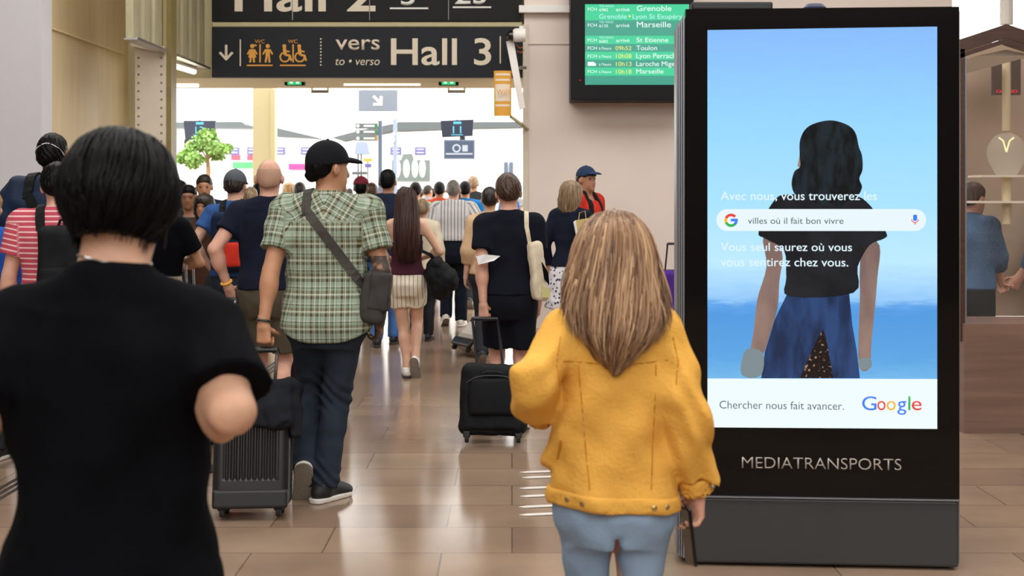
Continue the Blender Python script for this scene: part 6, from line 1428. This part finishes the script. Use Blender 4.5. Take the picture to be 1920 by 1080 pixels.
walker('person in a rust red top half hidden by the striped shirt', 824, 340, 20.2, 'rust', 'hair_black', sk='skin_brown', seed=208)
walker('person in a bright blue jacket with dark straps, right of the striped shirt', 872, 339, 18.8, 'bright_blue', 'hair_black', sleeve=1.9, w=1.1, seed=209, strapm=('nylon', 'dark bag strapped over the bright blue jacket'))
walker('person with light brown hair and a dark jacket beyond the blue jacket', 887, 329, 22, 'dark_grey', 'hair_ash', sleeve=1.9, w=1.1, seed=210)
walker('person in a beige top behind the left shoulder of the navy polo', 918, 350, 12.6, 'beige_top', 'hair_dark', fem=1, sk='skin_pale', sleeve=1.5, w=1.05, seed=211)
walker('person in a cream cardigan just beyond the long dark hair', 792, 372, 14.5, 'canvas', 'hair_ash', fem=1, sk='skin_pale', sleeve=1.6, seed=212)
# the two people behind the glass booth
for px, lb, yw in ((1824, 'person in a blue denim jacket standing in the glass booth, left of its post', -60), (1978, 'person in a denim jacket in the glass booth, at the right photo edge', 60)):
    p = Person(lb, px, 10.2 if px < 1900 else 10.55, 1.615, sk='skin_pink', res=.014, yaw=yw, head=(0, 6, 0)); p.pose_arm(1, Vector((.02, .30, .98)), (.8, -.4, 0), curl=(45, 45, 45, 45)); p.pose_arm(-1, Vector((-.02, .28, .95)), (-.8, -.4, 0), curl=(45, 45, 45, 45)); p.build(.007)
    p.top('jacket', MATS['denim_jacket'], hem=.92, sleeve=1.5, ease=.03, se=.03, seed=221); p.pants('trousers', MATS['dark_grey'], seed=222); p.shoes(MATS['shoe_black'], MATS['sole_dark']); p.hair(MATS['hair_brown'], t=.018, seed=14)
# distant crowd in the bright hall: three figures and their copies
PROTO = []
for i, (tm, hm, bm_, fem) in enumerate((('grey_tee', 'hair_dark', 'jean_blue', 0), ('white_cotton', 'hair_brown', 'stone_trouser', 1), ('blue_tee', 'hair_black', 'dark_grey', 0))):
    p = Person('', 0, 32, 1.70, fem=fem, res=.022, sk='skin_tan'); p.pose_leg(1, (.08, .24), 0); p.pose_leg(-1, (-.08, -.18), 35); p.build(.012); p.top('shirt', MATS[tm], hem=.9, ease=.025, se=.025); p.pants('trousers', MATS[bm_]); p.shoes(MATS['shoe_black'], MATS['sole_dark'], h=.02); p.hair(MATS[hm], t=.014, h=.014); PROTO.append(p.o)
def copy_tree(o, parent=None):
    c = o.copy(); COL.objects.link(c)
    if parent is not None: c.parent = parent; c.matrix_parent_inverse = o.matrix_parent_inverse.copy()
    for ch in [x for x in COL.objects if x.parent == o]: copy_tree(ch, c)
    return c
far = [(788, 30, 0), (800, 34, 1), (811, 31, 2), (803, 27, 0), (846, 38, 2), (860, 36, 1), (954, 30, 2), (966, 34, 0), (655, 30, 0), (640, 34, 2), (746, 36, 1), (757, 31, 2), (600, 33, 1), (448, 31, 0), (934, 36, 1)]
for i, (px, Y, j) in enumerate(far):
    o = PROTO[j]
    if i >= 3 or j != i: o = copy_tree(PROTO[j])
    o.location = ((px-960)*Y/FPX, Y, 0); o.scale = (1, 1, 1) if i % 2 else (.97, .97, .97); o.rotation_euler = (0, 0, (0, 2.6, .5, -.7)[i % 4])
    tag(o, 'tiny distant traveller among the far crowd in the bright hall', 'person', 'distant travellers in the bright hall')
